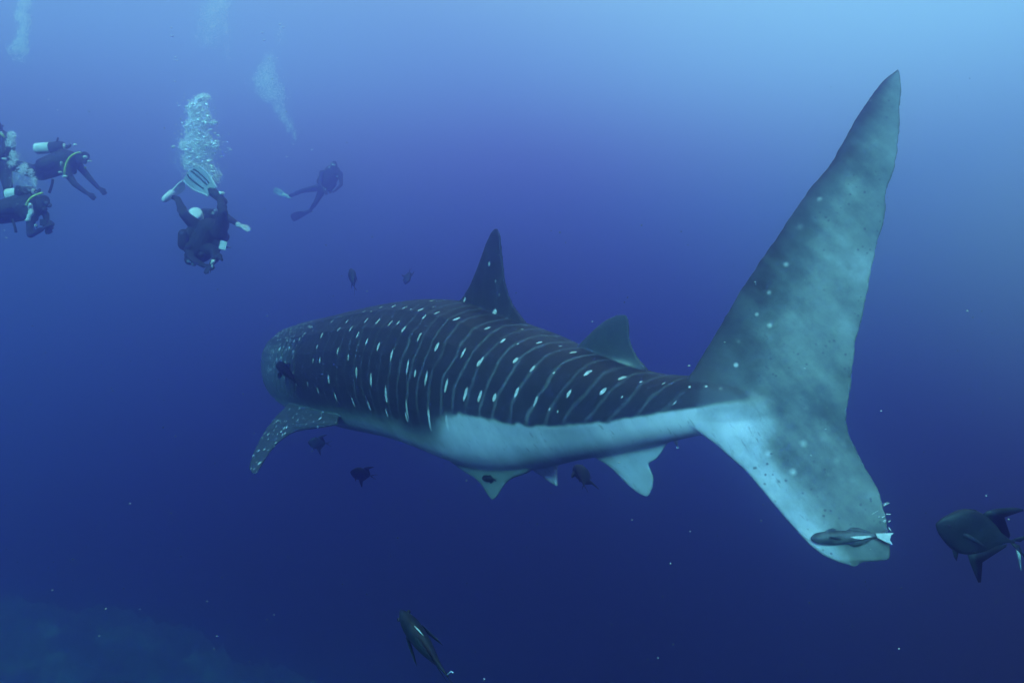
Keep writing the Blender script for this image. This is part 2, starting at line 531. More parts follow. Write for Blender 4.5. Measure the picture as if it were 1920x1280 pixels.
    # ---- pigment tone: 0 dark back .. 1 white belly (skin colour with some light and shade painted in)
    px = 960 + F * co[:, 0] / co[:, 1]; py = 640 - F * co[:, 2] / co[:, 1]
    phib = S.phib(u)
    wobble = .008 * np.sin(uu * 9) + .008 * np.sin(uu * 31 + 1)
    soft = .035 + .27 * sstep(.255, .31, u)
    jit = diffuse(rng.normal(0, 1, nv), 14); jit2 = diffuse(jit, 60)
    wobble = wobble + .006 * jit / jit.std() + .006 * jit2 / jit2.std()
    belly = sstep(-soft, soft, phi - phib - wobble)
    tone = belly * (.80 + .20 * sstep(.16, .0, u))  # belly dimmed away from the tail root, imitating light falloff
    # fins: dorsal fins dark, painted sheen at the rear base of the second; anal fin pale, pelvic tones follow light
    tone = np.where(tag == 2, .06, tone)
    t3 = .16 + .6 * np.exp(-(((px - 1158) / 26) ** 2 + ((py - 684) / 9) ** 2))  # pale sheen painted into the fin colour
    tone = np.where(tag == 3, t3, tone)
    tone = np.where(tag == 4, .70, tone)
    tone = np.where(tag == 5, np.where(lat > 0, .33, .9), tone)  # near fin darkened as if shaded, far fin lightened to offset its shade
    tone = np.where(tag == 6, .15, tone)
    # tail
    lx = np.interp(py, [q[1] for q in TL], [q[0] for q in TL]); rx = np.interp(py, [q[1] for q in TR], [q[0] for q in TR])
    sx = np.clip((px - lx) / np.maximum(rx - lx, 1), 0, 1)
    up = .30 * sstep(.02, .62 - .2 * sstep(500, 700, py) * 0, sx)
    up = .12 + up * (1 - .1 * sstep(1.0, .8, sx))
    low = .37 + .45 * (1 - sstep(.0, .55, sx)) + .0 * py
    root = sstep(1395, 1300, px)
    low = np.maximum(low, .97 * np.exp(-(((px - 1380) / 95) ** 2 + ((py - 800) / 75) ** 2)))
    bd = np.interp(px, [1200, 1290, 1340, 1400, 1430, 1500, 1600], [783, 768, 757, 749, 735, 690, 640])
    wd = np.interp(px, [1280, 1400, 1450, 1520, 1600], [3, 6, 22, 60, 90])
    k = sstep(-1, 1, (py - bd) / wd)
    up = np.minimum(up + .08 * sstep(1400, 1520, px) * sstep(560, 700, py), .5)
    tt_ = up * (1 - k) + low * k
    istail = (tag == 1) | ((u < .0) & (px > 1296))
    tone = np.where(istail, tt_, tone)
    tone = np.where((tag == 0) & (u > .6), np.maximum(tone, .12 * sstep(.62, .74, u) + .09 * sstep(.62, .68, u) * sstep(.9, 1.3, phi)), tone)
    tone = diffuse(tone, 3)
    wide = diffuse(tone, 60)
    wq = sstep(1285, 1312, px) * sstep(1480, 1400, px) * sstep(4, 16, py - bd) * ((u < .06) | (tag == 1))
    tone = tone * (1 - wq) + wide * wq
    tailm = diffuse(istail.astype(float) * sstep(1300, 1420, px), 10)
    pect = diffuse((tag == 6).astype(float), 3)
    # ---- pale spots
    spot = np.zeros(nv)
    def put(i_u, i_arc, side, hu, ha, amp, msk):
        dd = ((uu - i_u) / hu) ** 2 + ((arc - i_arc) / ha) ** 2
        m = msk & (dd < 4) & (np.sign(lat) == side)
        spot[m] = np.maximum(spot[m], amp * np.clip(1 - np.sqrt(dd[m]) / 2, 0, 1))
    def hit(x, y):
        r = S.bvh.ray_cast(Vector((0, 0, 0)), Vector(((x - 960) / F, 1, (640 - y) / F)).normalized())
        if r[0] is None: return None
        f = me.polygons[r[2]].vertices
        return f[0], r[0]
    Z4 = [(190, 395, 1), (328, 345, .8), (430, 335, 1), (395, 280, .7), (555, 270, 1), (652, 277, 1), (758, 290, 1), (870, 338, 1), (992, 410, 1.1), (1140, 492, 1.1), (1357, 540, 1.25),
          (488, 388, 1), (562, 447, 1), (660, 490, 1.1), (767, 560, 1.4), (897, 655, 1.6), (1046, 755, 1.6), (1218, 815, 1.5), (1378, 880, 1.5),
          (320, 525, 1), (412, 577, .9), (480, 697, 1.4), (597, 760, 1.5), (722, 890, 1.9), (893, 1010, 2.4), (1080, 1095, 2.4), (1225, 1120, 1.8),
          (248, 757, 1.2), (305, 905, 1.3), (158, 850, 1), (450, 945, 1.4), (583, 975, 1.4), (727, 1030, 1.2), (893, 1075, 1.3),
          (117, 600, .8), (175, 600, .9), (150, 487, .7), (117, 350, .6), (275, 277, .7), (75, 800, .8), (820, 290, .7), (1040, 240, .8),
          (535, 195, .8), (645, 142, .7), (680, 160, .7), (785, 148, .8), (878, 163, .9), (1003, 180, .9), (1143, 207, .9), (1298, 258, 1), (980, 95, .8), (1095, 106, .8), (1258, 95, .8),
          (765, 112, .6), (855, 105, .6), (612, 128, .6), (930, 175, .6), (1110, 160, .6), (965, 710, .9), (1490, 630, .8), (1495, 910, .9)]
    Z5 = [(143, 240, 1.1), (272, 345, 1), (97, 515, 1.3), (570, 362, 1), (740, 390, .8), (375, 505, 1), (515, 575, 1.1), (395, 372, .6), (90, 790, 1.3), (210, 810, 1.1), (388, 770, 1.5),
          (543, 850, 1.5), (970, 615, 1.2), (815, 780, 1.2), (1090, 765, 1.1), (1245, 650, 1), (1590, 693, .8), (1680, 858, .8), (845, 440, 1.0), (430, 250, .6), (690, 610, .7),
          (650, 905, .7), (1250, 810, .6), (1400, 680, .6), (725, 930, .7)]
    flank = []
    for x, y, k in Z4: flank.append((560 + x / 4.414, 540 + y / 4.414, k))
    for x, y, k in Z5: flank.append((880 + x / 4.364, 560 + y / 4.364, k * .80))
    bodym = (tag == 0) | (tag == 2)
    S.spot_u = []
    for x, y, k in flank:
        h = hit(x, y)
        if h is None: continue
        i = h[0]
        if tag[i] not in (0, 2): continue
        S.spot_u.append(u[i])
        hu = (.0135 if k > .75 else .011) * (.8 + .4 * rng.random())
        for side in (-1, 1):
            put(uu[i], arc[i], side, hu, .035 * k ** 1.15, 1.0 if k > .65 else .75, bodym)
    def put3(p, r, amp, msk, stretch=1.0):
        q = co - p
        dd = (q[:, 0] ** 2 + q[:, 1] ** 2 + (q[:, 2] / stretch) ** 2) / r ** 2
        m = msk & (dd < 4)
        spot[m] = np.maximum(spot[m], amp * np.clip(1 - np.sqrt(dd[m]) / 2, 0, 1))
    tails = [(1380, 684, 1, 8), (1443, 610, .9, 8), (1419, 589, .95, 6), (1442, 548, .6, 9), (1474, 496, .7, 9), (1500, 425, .5, 16), (1537, 373, .6, 9), (1632, 189, .5, 7), (1639, 172, .45, 6),
             (1351, 728, .6, 9), (1324, 724, .9, 6), (1293, 725, .9, 6), (1440, 850, .8, 11), (1487, 884, .75, 12), (1506, 831, .7, 12), (1542, 823, .45, 14), (1581, 831, .42, 14), (1569, 863, .45, 14),
             (1555, 890, .42, 14), (1597, 901, .42, 15), (1545, 955, .4, 14), (1475, 780, .45, 16), (1510, 765, .45, 14), (1385, 640, .5, 9), (1475, 655, .45, 14), (1607, 198, .4, 8), (1590, 240, .4, 9), (1620, 150 + 60, .35, 8)]
    tl_msk = (tag == 1) | (tag == 0)
    for x, y, a, r in tails:
        h = hit(x, y)
        if h: put3(np.array(h[1]), r * .5 / F * h[1].y, a * (1 if a > .55 else .75), tl_msk)
    for x, y, a, r in [(927, 587, 1, 5), (917, 495, .7, 4), (929, 527, .6, 4), (936, 553, .6, 4), (899, 548, .5, 4), (871, 562, .8, 4)]:
        h = hit(x, y)
        if h: put3(np.array(h[1]), r / F * h[1].y, a, tag == 2, 1.8)
    # small freckles of the head and of the pectoral fins
    idx = np.where((tag == 0) & (u > .645 + .05 * (phi < .7)) & (phi < 1.8))[0]
    for i in rng.choice(idx, 1300, replace=False):
        put3(co[i], .011 + .015 * rng.random() ** 2, .50 + .32 * rng.random(), tag == 0)
    idx = np.where(tag == 6)[0]
    for i in rng.choice(idx, 240, replace=False):
        put3(co[i], .013 + .017 * rng.random() ** 2, .56 + .38 * rng.random(), tag == 6)
    idx = np.where(tag == 2)[0]
    # ---- gill slits: thin dark grooves over the pectoral fin
    gill = np.zeros(nv)
    for gt in (.652, .678, .704, .730, .756):
        lean = gt + .018 * (phi - 1.6)
        g = np.exp(-((u - lean) * 7.12 / .020) ** 2) * sstep(1.02, 1.15, phi) * (1 - sstep(1.95, 2.1, phi)) * (tag == 0)
        gill = np.maximum(gill, g)
    # press the grooves into the skin
    no = np.empty(nv * 3); me.vertices.foreach_get('normal', no); no = no.reshape(-1, 3)
    co2 = co - no * (gill[:, None] * .03)
    me.vertices.foreach_set('co', co2.ravel())
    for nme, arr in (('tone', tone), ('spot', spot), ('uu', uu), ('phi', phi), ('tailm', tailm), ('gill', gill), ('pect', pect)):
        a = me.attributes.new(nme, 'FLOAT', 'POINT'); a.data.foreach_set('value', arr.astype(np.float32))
    bodymask = diffuse(((tag == 0) | (tag == 2)).astype(float), 4) * sstep(.0, .035, u) * (1 - sstep(.62, .68, u)) * (1 - .75 * diffuse((tag == 2).astype(float), 4))
    a = me.attributes.new('stripem', 'FLOAT', 'POINT'); a.data.foreach_set('value', bodymask.astype(np.float32))
    me.update()
    return me

def shark_material():
    m = bpy.data.materials.new('shark_skin'); m.use_nodes = True
    nt = m.node_tree; N = nt.nodes; Lk = nt.links.new
    b = N['Principled BSDF']
    b.inputs['Roughness'].default_value = .62
    b.inputs['Specular IOR Level'].default_value = .22
    def attr(n):
        a = N.new('ShaderNodeAttribute'); a.attribute_name = n; return a.outputs['Fac']
    def math_(op, a, bb=None, clamp=False):
        q = N.new('ShaderNodeMath'); q.operation = op; q.use_clamp = clamp
        for i, x in enumerate((a, bb)):
            if x is None: continue
            if isinstance(x, (int, float)): q.inputs[i].default_value = x
            else: Lk(x, q.inputs[i])
        return q.outputs[0]
    def noise(scale, detail=5, vec=None, rough=.55):
        q = N.new('ShaderNodeTexNoise'); q.inputs['Scale'].default_value = scale; q.inputs['Detail'].default_value = detail; q.inputs['Roughness'].default_value = rough
        Lk(vec if vec is not None else tc.outputs['Object'], q.inputs['Vector'])
        return q.outputs['Fac']
    def rng_(x, a, bb, c=0.0, d=1.0, smooth=True):
        q = N.new('ShaderNodeMapRange'); q.interpolation_type = 'SMOOTHSTEP' if smooth else 'LINEAR'
        Lk(x, q.inputs['Value'])
        q.inputs['From Min'].default_value = a; q.inputs['From Max'].default_value = bb; q.inputs['To Min'].default_value = c; q.inputs['To Max'].default_value = d
        return q.outputs[0]
    def mix(f, a, bb):
        q = N.new('ShaderNodeMixRGB')
        for i, x in enumerate((f, a, bb)):
            if isinstance(x, (int, float)): q.inputs[i].default_value = x
            elif isinstance(x, tuple): q.inputs[i].default_value = (*x, 1)
            else: Lk(x, q.inputs[i])
        return q.outputs[0]
    tc = N.new('ShaderNodeTexCoord')
    tone, spot, uu, phi, tailm, gill, stripem = [attr(x) for x in ('tone', 'spot', 'uu', 'phi', 'tailm', 'gill', 'stripem')]
    n1 = noise(3.2, 6); n2 = noise(22, 5); n3 = noise(70, 3)
    # streaks running obliquely across the tail fin
    def stretched(ang, scale):
        a = N.new('ShaderNodeMapping'); a.inputs['Rotation'].default_value = (0, R(ang), 0); Lk(tc.outputs['Object'], a.inputs['Vector'])
        b_ = N.new('ShaderNodeMapping'); b_.inputs['Scale'].default_value = scale; Lk(a.outputs[0], b_.inputs['Vector'])
        return b_
    mp = stretched(-52, (1.5, 3.0, 6.5))
    st = noise(1.0, 4, mp.outputs[0])
    n4 = noise(9.5, 6, rough=.65)
    mott = math_('ADD', math_('ADD', math_('MULTIPLY', math_('SUBTRACT', st, .5), 1.05), math_('MULTIPLY', math_('SUBTRACT', n1, .5), .3)), math_('MULTIPLY', math_('SUBTRACT', n4, .5), .55))
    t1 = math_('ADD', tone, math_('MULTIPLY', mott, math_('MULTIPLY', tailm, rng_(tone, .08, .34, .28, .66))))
    t1 = math_('ADD', t1, math_('MULTIPLY', math_('SUBTRACT', n2, .5), .10))
    st2 = noise(1.0, 4, stretched(-58, (2.0, 3.0, 9.0)).outputs[0])
    t1 = math_('ADD', t1, math_('MULTIPLY', math_('ADD', math_('SUBTRACT', st2, .5), math_('SUBTRACT', n1, .5)), math_('MULTIPLY', rng_(tone, .35, .7), .42)))
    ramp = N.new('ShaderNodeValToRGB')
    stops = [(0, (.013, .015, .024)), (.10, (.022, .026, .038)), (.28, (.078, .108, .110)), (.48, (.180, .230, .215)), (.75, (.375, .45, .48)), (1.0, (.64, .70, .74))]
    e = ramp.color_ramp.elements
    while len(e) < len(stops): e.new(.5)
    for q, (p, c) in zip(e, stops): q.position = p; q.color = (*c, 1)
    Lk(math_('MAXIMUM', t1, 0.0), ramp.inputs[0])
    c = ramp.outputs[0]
    # thin pale cross stripes
    wv = N.new('ShaderNodeTexNoise'); wv.inputs['Scale'].default_value = 2.4; wv.inputs['Detail'].default_value = 3
    Lk(tc.outputs['Object'], wv.inputs['Vector'])
    up = math_('ADD', uu, math_('MULTIPLY', math_('SUBTRACT', wv.outputs['Fac'], .5), .20))
    per = .160
    q = math_('DIVIDE', math_('SUBTRACT', up, S.phase), per)
    fr = math_('ABSOLUTE', math_('SUBTRACT', math_('FRACT', math_('ADD', q, .5)), .5))     # 0 on the line
    line = rng_(fr, .0, .165, 1, 0)
    cell = math_('FLOOR', math_('ADD', q, .5))
    wn_ = N.new('ShaderNodeTexWhiteNoise'); wn_.noise_dimensions = '1D'; Lk(cell, wn_.inputs['W'])
    amp = rng_(wn_.outputs['Value'], 0, 1, .55, 1.0, False)
    var = rng_(n1, .3, .7, .45, 1.0)
    line = math_('MULTIPLY', math_('MULTIPLY', line, math_('MULTIPLY', amp, var)), stripem)
    line = math_('MULTIPLY', line, rng_(tone, .25, .5, 1, 0))
    rear = rng_(uu, 1.0, 3.4, 1.35, .58)
    c = mix(math_('MULTIPLY', line, math_('MULTIPLY', rear, rng_(n2, .3, .7, .45, .9))), c, (.098, .12, .142))
    # spots with slightly ragged edges
    sp_ = math_('ADD', spot, math_('MULTIPLY', math_('SUBTRACT', n3, .5), .30))
    sm = rng_(sp_, .42, .62)
    soft = rng_(spot, .12, .55)
    sm = mix(tailm, sm, math_('MULTIPLY', soft, rng_(spot, .3, .9, .4, 1.0)))
    c = mix(math_('MULTIPLY', sm, rng_(n2, .35, .65, .62, .95)), c, (.58, .64, .65))
    # dark scars and specks of the tail and of the belly
    vo = N.new('ShaderNodeTexVoronoi'); vo.inputs['Scale'].default_value = 26; Lk(tc.outputs['Object'], vo.inputs['Vector'])
    vr = rng_(math_('ADD', vo.outputs['Distance'], math_('MULTIPLY', math_('SUBTRACT', n3, .5), .25)), .10, .26, 1, 0)
    gate = rng_(noise(4.5, 3), .48, .58)
    c = mix(math_('MULTIPLY', math_('MULTIPLY', vr, gate), math_('MULTIPLY', tailm, .70)), c, (.03, .045, .05))
    mp2 = stretched(-55, (12, 14, 48))
    scr = rng_(noise(1.0, 3, mp2.outputs[0]), .60, .72)
    c = mix(math_('MULTIPLY', math_('MULTIPLY', scr, rng_(n1, .36, .5)), math_('MULTIPLY', rng_(tone, .45, .7), .6)), c, (.16, .20, .22))
    c = mix(math_('MULTIPLY', gill, .85), c, (.012, .016, .02))
    Lk(c, b.inputs['Base Color'])
    bp = N.new('ShaderNodeBump'); bp.inputs['Strength'].default_value = .25; bp.inputs['Distance'].default_value = .012
    hgt = math_('ADD', math_('MULTIPLY', n2, .6), math_('MULTIPLY', n1, 1.6))
    Lk(hgt, bp.inputs['Height']); Lk(bp.outputs[0], b.inputs['Normal'])
    Lk(rng_(n1, .3, .7, .5, .72), b.inputs['Roughness'])
    return m

shark_me = build_shark()
S.phase = 0.0
_r = S.bvh.ray_cast(Vector((0, 0, 0)), Vector(((1022 - 960) / F, 1, (640 - 720) / F)).normalized())
if _r[0] is not None:
    S.phase = float(S.uu[shark_me.polygons[_r[2]].vertices[0]])
SHARK_BASE = Vector((-1.0, 6.9, -.4))
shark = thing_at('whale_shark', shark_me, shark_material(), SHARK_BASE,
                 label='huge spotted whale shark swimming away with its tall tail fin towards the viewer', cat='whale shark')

# pale shreds of skin on the torn rear edge of the tail fin
def on_tail(px, py, off=0.0):
    N = S.te1.cross(S.te2).normalized()
    ray = Vector(((px - 960) / F, 1, (640 - py) / F))
    Q = ray * (S.tailP.dot(N) / ray.dot(N))
    return Q + (N if N.y < 0 else -N) * off
skin_m = pmat('pale_shred', (.55, .62, .62), (.75, .8, .8), rough=.5, scale=60)
shred_defs = [((1656, 944), (1662, 941), 1.6), ((1656, 947), (1665, 942), 2.0), ((1661, 963), (1668, 963), 2.0), ((1653, 969), (1657, 966), 2.0), ((1655, 976), (1660, 973), 1.8),
              ((1657, 978), (1659, 976), 2.4), ((1665, 977), (1667, 975), 2.8), ((1646, 968), (1648, 967), 1.8), ((1665, 988), (1669, 994), 1.6), ((1634, 963), (1645, 956), .7)]
for (a, b_, w) in shred_defs:
    mb = MB(); o_ = .02
    A, B_ = on_tail(*a, o_), on_tail(*b_, o_ + .006)
    mb.cone(A, w / F * 3.9 * .55, B_, w / F * 3.9 * .3, seg=8)
    part('skin_shred', mb.mesh('skin_shred'), skin_m, shark)

# ------------------------------------------------------------------ fishes
dark_fish = pmat('dark_trevally_skin', (.007, .013, .016), (.016, .028, .030), rough=.5, scale=9, bump=.1, spec=.2)
fin_dark = dark_fish
pale_edge = pmat('pale_fin_edge', (.30, .42, .45), (.45, .58, .6), rough=.5, scale=20)
eye_m = pmat('fish_eye', (.004, .006, .008), (.01, .012, .014), rough=.15, scale=5, bump=0, spec=.6)

def frame(head, tail, up):
    x = (Vector(head) - Vector(tail)); L = x.length; x = x / L
    z = Vector(up); z = (z - x * z.dot(x)).normalized()
    y = z.cross(x)
    return Matrix(((x.x, y.x, z.x, tail[0]), (x.y, y.y, z.y, tail[1]), (x.z, y.z, z.z, tail[2]), (0, 0, 0, 1))), L

def flat_fin(mb, pts, M, L, thick=.004, bend=0.0, sub=True):
    """thin fin from outline pts (x, z, y-offset) in fish units, given a thickness that runs out to the edge"""
    n = len(pts)
    c = np.mean(np.array([(p[0], p[1], p[2] if len(p) > 2 else 0) for p in pts]), 0)
    fr, bk = [], []
    P3 = [Vector((p[0], (p[2] if len(p) > 2 else 0), p[1])) for p in pts]
    C = Vector((c[0], c[2], c[1]))
    V = []; Fs = []
    nrm = Vector((0, 1, 0))
    a = (P3[0] - C).cross(P3[n // 3] - C)
    if a.length > 1e-9: nrm = a.normalized()
    for s in (1, -1):
        for p in P3: V.append(M @ ((p + nrm * (s * thick * .25)) * L))
        V.append(M @ ((C + nrm * (s * thick)) * L))
    for i in range(n):
        j = (i + 1) % n
        Fs.append((i, j, n)); Fs.append((n + 1 + j, n + 1 + i, 2 * n + 1)); Fs.append((j, i, n + 1 + i, n + 1 + j))
    mb.add(V, Fs)

def fish_mesh(name, head, tail, up, depth=.36, width=.15, bend=0.0, kind='jack', tailspread=1.0, caudal=True):
    """laterally flattened fish; x runs tail(0) -> head(1) in units of the body length"""
    M, L = frame(head, tail, up)
    mb = MB(); rows = []
    xs = np.linspace(0, 1, 30)
    if kind == 'jack':
        up_p = spline([0, .06, .2, .4, .6, .78, .9, .97, 1], [.03, .035, .17, .38, .48, .415, .25, .11, .025])
        lo_p = spline([0, .06, .2, .4, .6, .78, .9, .97, 1], [.03, .035, .19, .41, .50, .39, .235, .11, .025])
        wd_p = spline([0, .06, .2, .4, .6, .78, .9, .97, 1], [.10, .12, .3, .75, 1, .90, .55, .24, .05])
    else:   # slender remora
        up_p = spline([0, .1, .3, .5, .7, .85, .95, 1], [.16, .2, .36, .46, .48, .42, .3, .1])
        lo_p = spline([0, .1, .3, .5, .7, .85, .95, 1], [.16, .2, .38, .50, .52, .44, .28, .1])
        wd_p = spline([0, .1, .3, .5, .7, .85, .95, 1], [.2, .3, .6, .85, 1, 1.1, .9, .4])
    def by(x): return bend * (1 - x) ** 2 * 1.0
    for x in xs:
        a, b_, w = float(up_p(x)) * depth, float(lo_p(x)) * depth, float(wd_p(x)) * width / 2
        r = []
        for j in range(20):
            th = 2 * math.pi * j / 20
            z = a * math.cos(th) if math.cos(th) > 0 else b_ * math.cos(th)
            r.append(M @ (Vector((x, by(x) + w * math.copysign(abs(math.sin(th)) ** .9, math.sin(th)), z)) * L))
        rows.append(r)
    mb.grid(rows)
    if kind == 'jack':
        d = depth
        yb = by(0.0)
        if caudal:
            ts_ = tailspread
            flat_fin(mb, [(.05, .02 * ts_, yb), (.0, .05, yb), (-.12, .20 * ts_, yb), (-.26, .34 * ts_, yb), (-.22, .24 * ts_, yb), (-.13, .10, yb), (-.07, .02, yb)], M, L)
            flat_fin(mb, [(.05, -.02 * ts_, yb), (-.07, -.02, yb), (-.13, -.10, yb), (-.22, -.24 * ts_, yb), (-.26, -.34 * ts_, yb), (-.12, -.20 * ts_, yb), (.0, -.05, yb)], M, L)
        # falcate second dorsal and anal fins and their low rear rays
        flat_fin(mb, [(.52, d * .40), (.46, d * .54), (.34, d * .64), (.18, d * .73), (.06, d * .75), (.05, d * .71), (.20, d * .60), (.30, d * .46), (.10, d * .14), (.10, d * .06), (.4, d * .30)], M, L)
        flat_fin(mb, [(.52, -d * .46), (.45, -d * .64), (.35, -d * .86), (.27, -d * 1.02), (.24, -d * 1.0), (.32, -d * .74), (.34, -d * .46), (.10, -d * .13), (.10, -d * .06), (.4, -d * .30)], M, L)
        flat_fin(mb, [(.74, d * .40), (.68, d * .48), (.60, d * .50), (.56, d * .44), (.62, d * .38)], M, L)
        flat_fin(mb, [(.72, -d * .42), (.66, -d * .60), (.61, -d * .68), (.62, -d * .52), (.64, -d * .42)], M, L)
        for s in (1, -1):      # sickle-shaped pectoral fins
            w = width * .45
            flat_fin(mb, [(.72, -.02, s * w), (.66, -.0, s * (w + .015)), (.56, -.03, s * (w + .04)), (.46, -.08, s * (w + .06)), (.42, -.11, s * (w + .065)), (.52, -.09, s * (w + .035)), (.62, -.07, s * (w + .01)), (.70, -.06, s * w)], M, L, thick=.004)
    else:
        d = depth
        yb = by(0.0)
        flat_fin(mb, [(.03, .015, yb), (-.06, .05, yb), (-.20, .10, yb), (-.17, .05, yb), (-.13, 0, yb), (-.17, -.06, yb), (-.20, -.12, yb), (-.06, -.06, yb), (.03, -.015, yb)], M, L, thick=.005)
        flat_fin(mb, [(.45, d * .42), (.36, d * .66), (.26, d * .62), (.08, d * .28), (.08, d * .1), (.4, d * .3)], M, L, thick=.005)
        flat_fin(mb, [(.45, -d * .46), (.36, -d * .72), (.26, -d * .66), (.08, -d * .28), (.08, -d * .1), (.4, -d * .3)], M, L, thick=.005)
        for s in (1, -1):
            w = width * .45
            flat_fin(mb, [(.74, -.0, s * w), (.69, .03, s * (w + .05)), (.58, .02, s * (w + .10)), (.55, -.02, s * (w + .09)), (.66, -.03, s * w)], M, L, thick=.004)
    return mb, M, L

def make_fish(label, head, tail, up, mat, cat='fish', name='trevally', group=None, eye=True, **kw):
    mb, M, L = fish_mesh(name, head, tail, up, **kw)
    base = (Vector(head) + Vector(tail)) / 2
    me = mb.mesh(name)
    bm = bmesh.new(); bm.from_mesh(me); bmesh.ops.recalc_face_normals(bm, faces=bm.faces); bm.to_mesh(me); bm.free()
    o = thing_at(name, me, mat, base, label=label, cat=cat, group=group)
    if eye:
        w = kw.get('width', .15)
        for s in (1, -1):
            e = MB(); e.ball(M @ (Vector((.88, s * w * .335, .03)) * L), .018 * L, seg=10, rings=6)
            part('eye', e.mesh('eye'), eye_m, o)
    return o

G = 'dark trevallies swimming round the whale shark'
# right edge: large, nose left
Fr = make_fish('large dark trevally at the right edge, beside the tip of the tail fin', at(1755, 982, 4.62), at(1905, 1018, 4.62), (.16, -.15, 1), dark_fish,
               group=G, depth=.58, width=.17, tailspread=.62, bend=-.03)
# pale lower tail lobe streak of that fish
mbp = MB(); mbp.tube([at(1908, 1026, 4.74), at(1911, 1045, 4.74), at(1914, 1069, 4.74)], [.012, .010, .003]); part('pale_tail_edge', mbp.mesh('pale_tail_edge'), pale_edge, Fr)
# bottom: seen on its back from above
Fb = make_fish('dark trevally seen from above at the very bottom, below the pelvic fins', at(751, 1144, 4.25), at(834, 1272, 3.7), (.22, -.93, .25), dark_fish, group=G, depth=.30, width=.16, tailspread=.40, bend=-.03)
mbp = MB(); mbp.tube([at(777, 1173, 3.83), at(785, 1181, 3.8), at(794, 1191, 3.78)], [.0025, .004, .002]); part('pale_fin_edge', mbp.mesh('pale_fin_edge'), pale_edge, Fb)
mbp = MB(); mbp.tube([at(839, 1264, 3.46), at(846, 1258, 3.44), at(850, 1261, 3.43)], [.003, .004, .003]); part('pale_tail_edge', mbp.mesh('pale_tail_edge'), pale_edge, Fb)
make_fish('dark trevally seen tail on below the whale shark, beside its anal fin', at(1087, 872, 6.75), at(1095, 910, 6.5), (-.75, -.4, .42), dark_fish, group=G, depth=.70, width=.4, tailspread=.4)
make_fish('dark trevally swimming left in the gloom below the belly of the whale shark', at(657, 884, 9.0), at(697, 892, 9.2), (.05, -.2, 1), dark_fish, group=G, depth=.52, width=.24, tailspread=.35)
make_fish('faint trevally right under the spotted pectoral fin', at(577, 829, 11.5), at(613, 831, 11.6), (0, -.15, 1), dark_fish, group=G, depth=.66, width=.26, tailspread=.5)
make_fish('faint trevally above the shark, its forked tail hanging down', at(658, 503, 11.0), at(665, 540, 10.8), (.5, -.85, .1), dark_fish, group=G, depth=.36, width=.30, tailspread=.55)
make_fish('faint small trevally above the shark, nearest to the first dorsal fin', at(760, 533, 12.4), at(768, 508, 12.5), (.9, -.5, .2), dark_fish, group=G, depth=.60, width=.3, tailspread=.3)

remora_m = pmat('remora_skin', (.016, .026, .032), (.085, .115, .125), rough=.5, scale=22, bump=.15)
# shark suckers: on the tail fin, on the flank, under the tail root, on the pelvic fin
rh = on_tail(1519, 1007, .050); rt = on_tail(1640, 1001, .055)
Rm = make_fish('mottled remora clinging to the lower tip of the tail fin', rh, rt, on_tail(1580, 960) - on_tail(1580, 1000), remora_m, name='remora', kind='remora', depth=.225, width=.15, bend=0.0, cat='remora')
pale_rem = pmat('remora_pale_fin', (.40, .50, .52), (.6, .68, .68), rough=.5, scale=30)
mb = MB(); MM = Matrix.Identity(4)
def tail_sheet(name, pts, off0, parent, mat):
    """a small thin fin lying off the tail fin"""
    q = [on_tail(x, y, off0) for x, y in pts]; q2 = [on_tail(x, y, off0 + .005) for x, y in pts]
    n = len(q); m_ = MB()
    m_.add(q + q2, [tuple(range(n)), tuple(range(2 * n - 1, n - 1, -1))] + [(i, (i + 1) % n, n + (i + 1) % n, n + i) for i in range(n)])
    return part(name, m_.mesh(name, smooth=False), mat, parent)
tail_sheet('tail_fin', [(1638, 997), (1652, 997), (1671, 996), (1666, 1001), (1664, 1009), (1669, 1018), (1655, 1012), (1641, 1005)], .060, Rm, pale_rem)
tail_sheet('anal_fin', [(1590, 1003), (1600, 1002), (1626, 1001), (1631, 1003), (1617, 1006), (1612, 1008), (1598, 1006)], .068, Rm, pale_rem)
tail_sheet('pectoral_fin', [(1543, 994), (1551, 989), (1559, 987), (1566, 990), (1562, 993), (1552, 996)], .060, Rm, remora_m)

def on_shark(px, py, off):
    r = S.bvh.ray_cast(Vector((0, 0, 0)), Vector(((px - 960) / F, 1, (640 - py) / F)).normalized())
    if r[0] is None: return at(px, py, 8.0), Vector((0, -1, 0))
    n = r[1] if r[1].y < 0 else -r[1]
    return r[0] + n * off, n
dark_rem = pmat('dark_remora_skin', (.003, .004, .006), (.008, .010, .012), rough=.8, scale=16, spec=.03)
h_, n_ = on_shark(531, 683, .045); t_, _ = on_shark(563, 713, .06)
make_fish('slim dark remora along the gill slits of the whale shark', h_, t_, n_ + Vector((.3, 0, .5)), dark_rem, name='remora', kind='remora', depth=.2, width=.15, cat='remora', eye=False)
h_, n_ = on_shark(909, 895, .02); t_, _ = on_shark(929, 898, .02)
make_fish('tiny dark remora against the pale near pelvic fin', h_, t_, Vector((0, -.2, 1)), dark_rem, name='remora', kind='remora', depth=.42, width=.3, cat='remora', eye=False)
make_fish('remora under the root of the tail, only its thin pale tail end hanging out', at(1262, 812, 4.50), at(1270, 836, 4.44), (1, -.2, .1), pale_rem, name='remora', kind='remora', depth=.2, width=.12, cat='remora', eye=False)

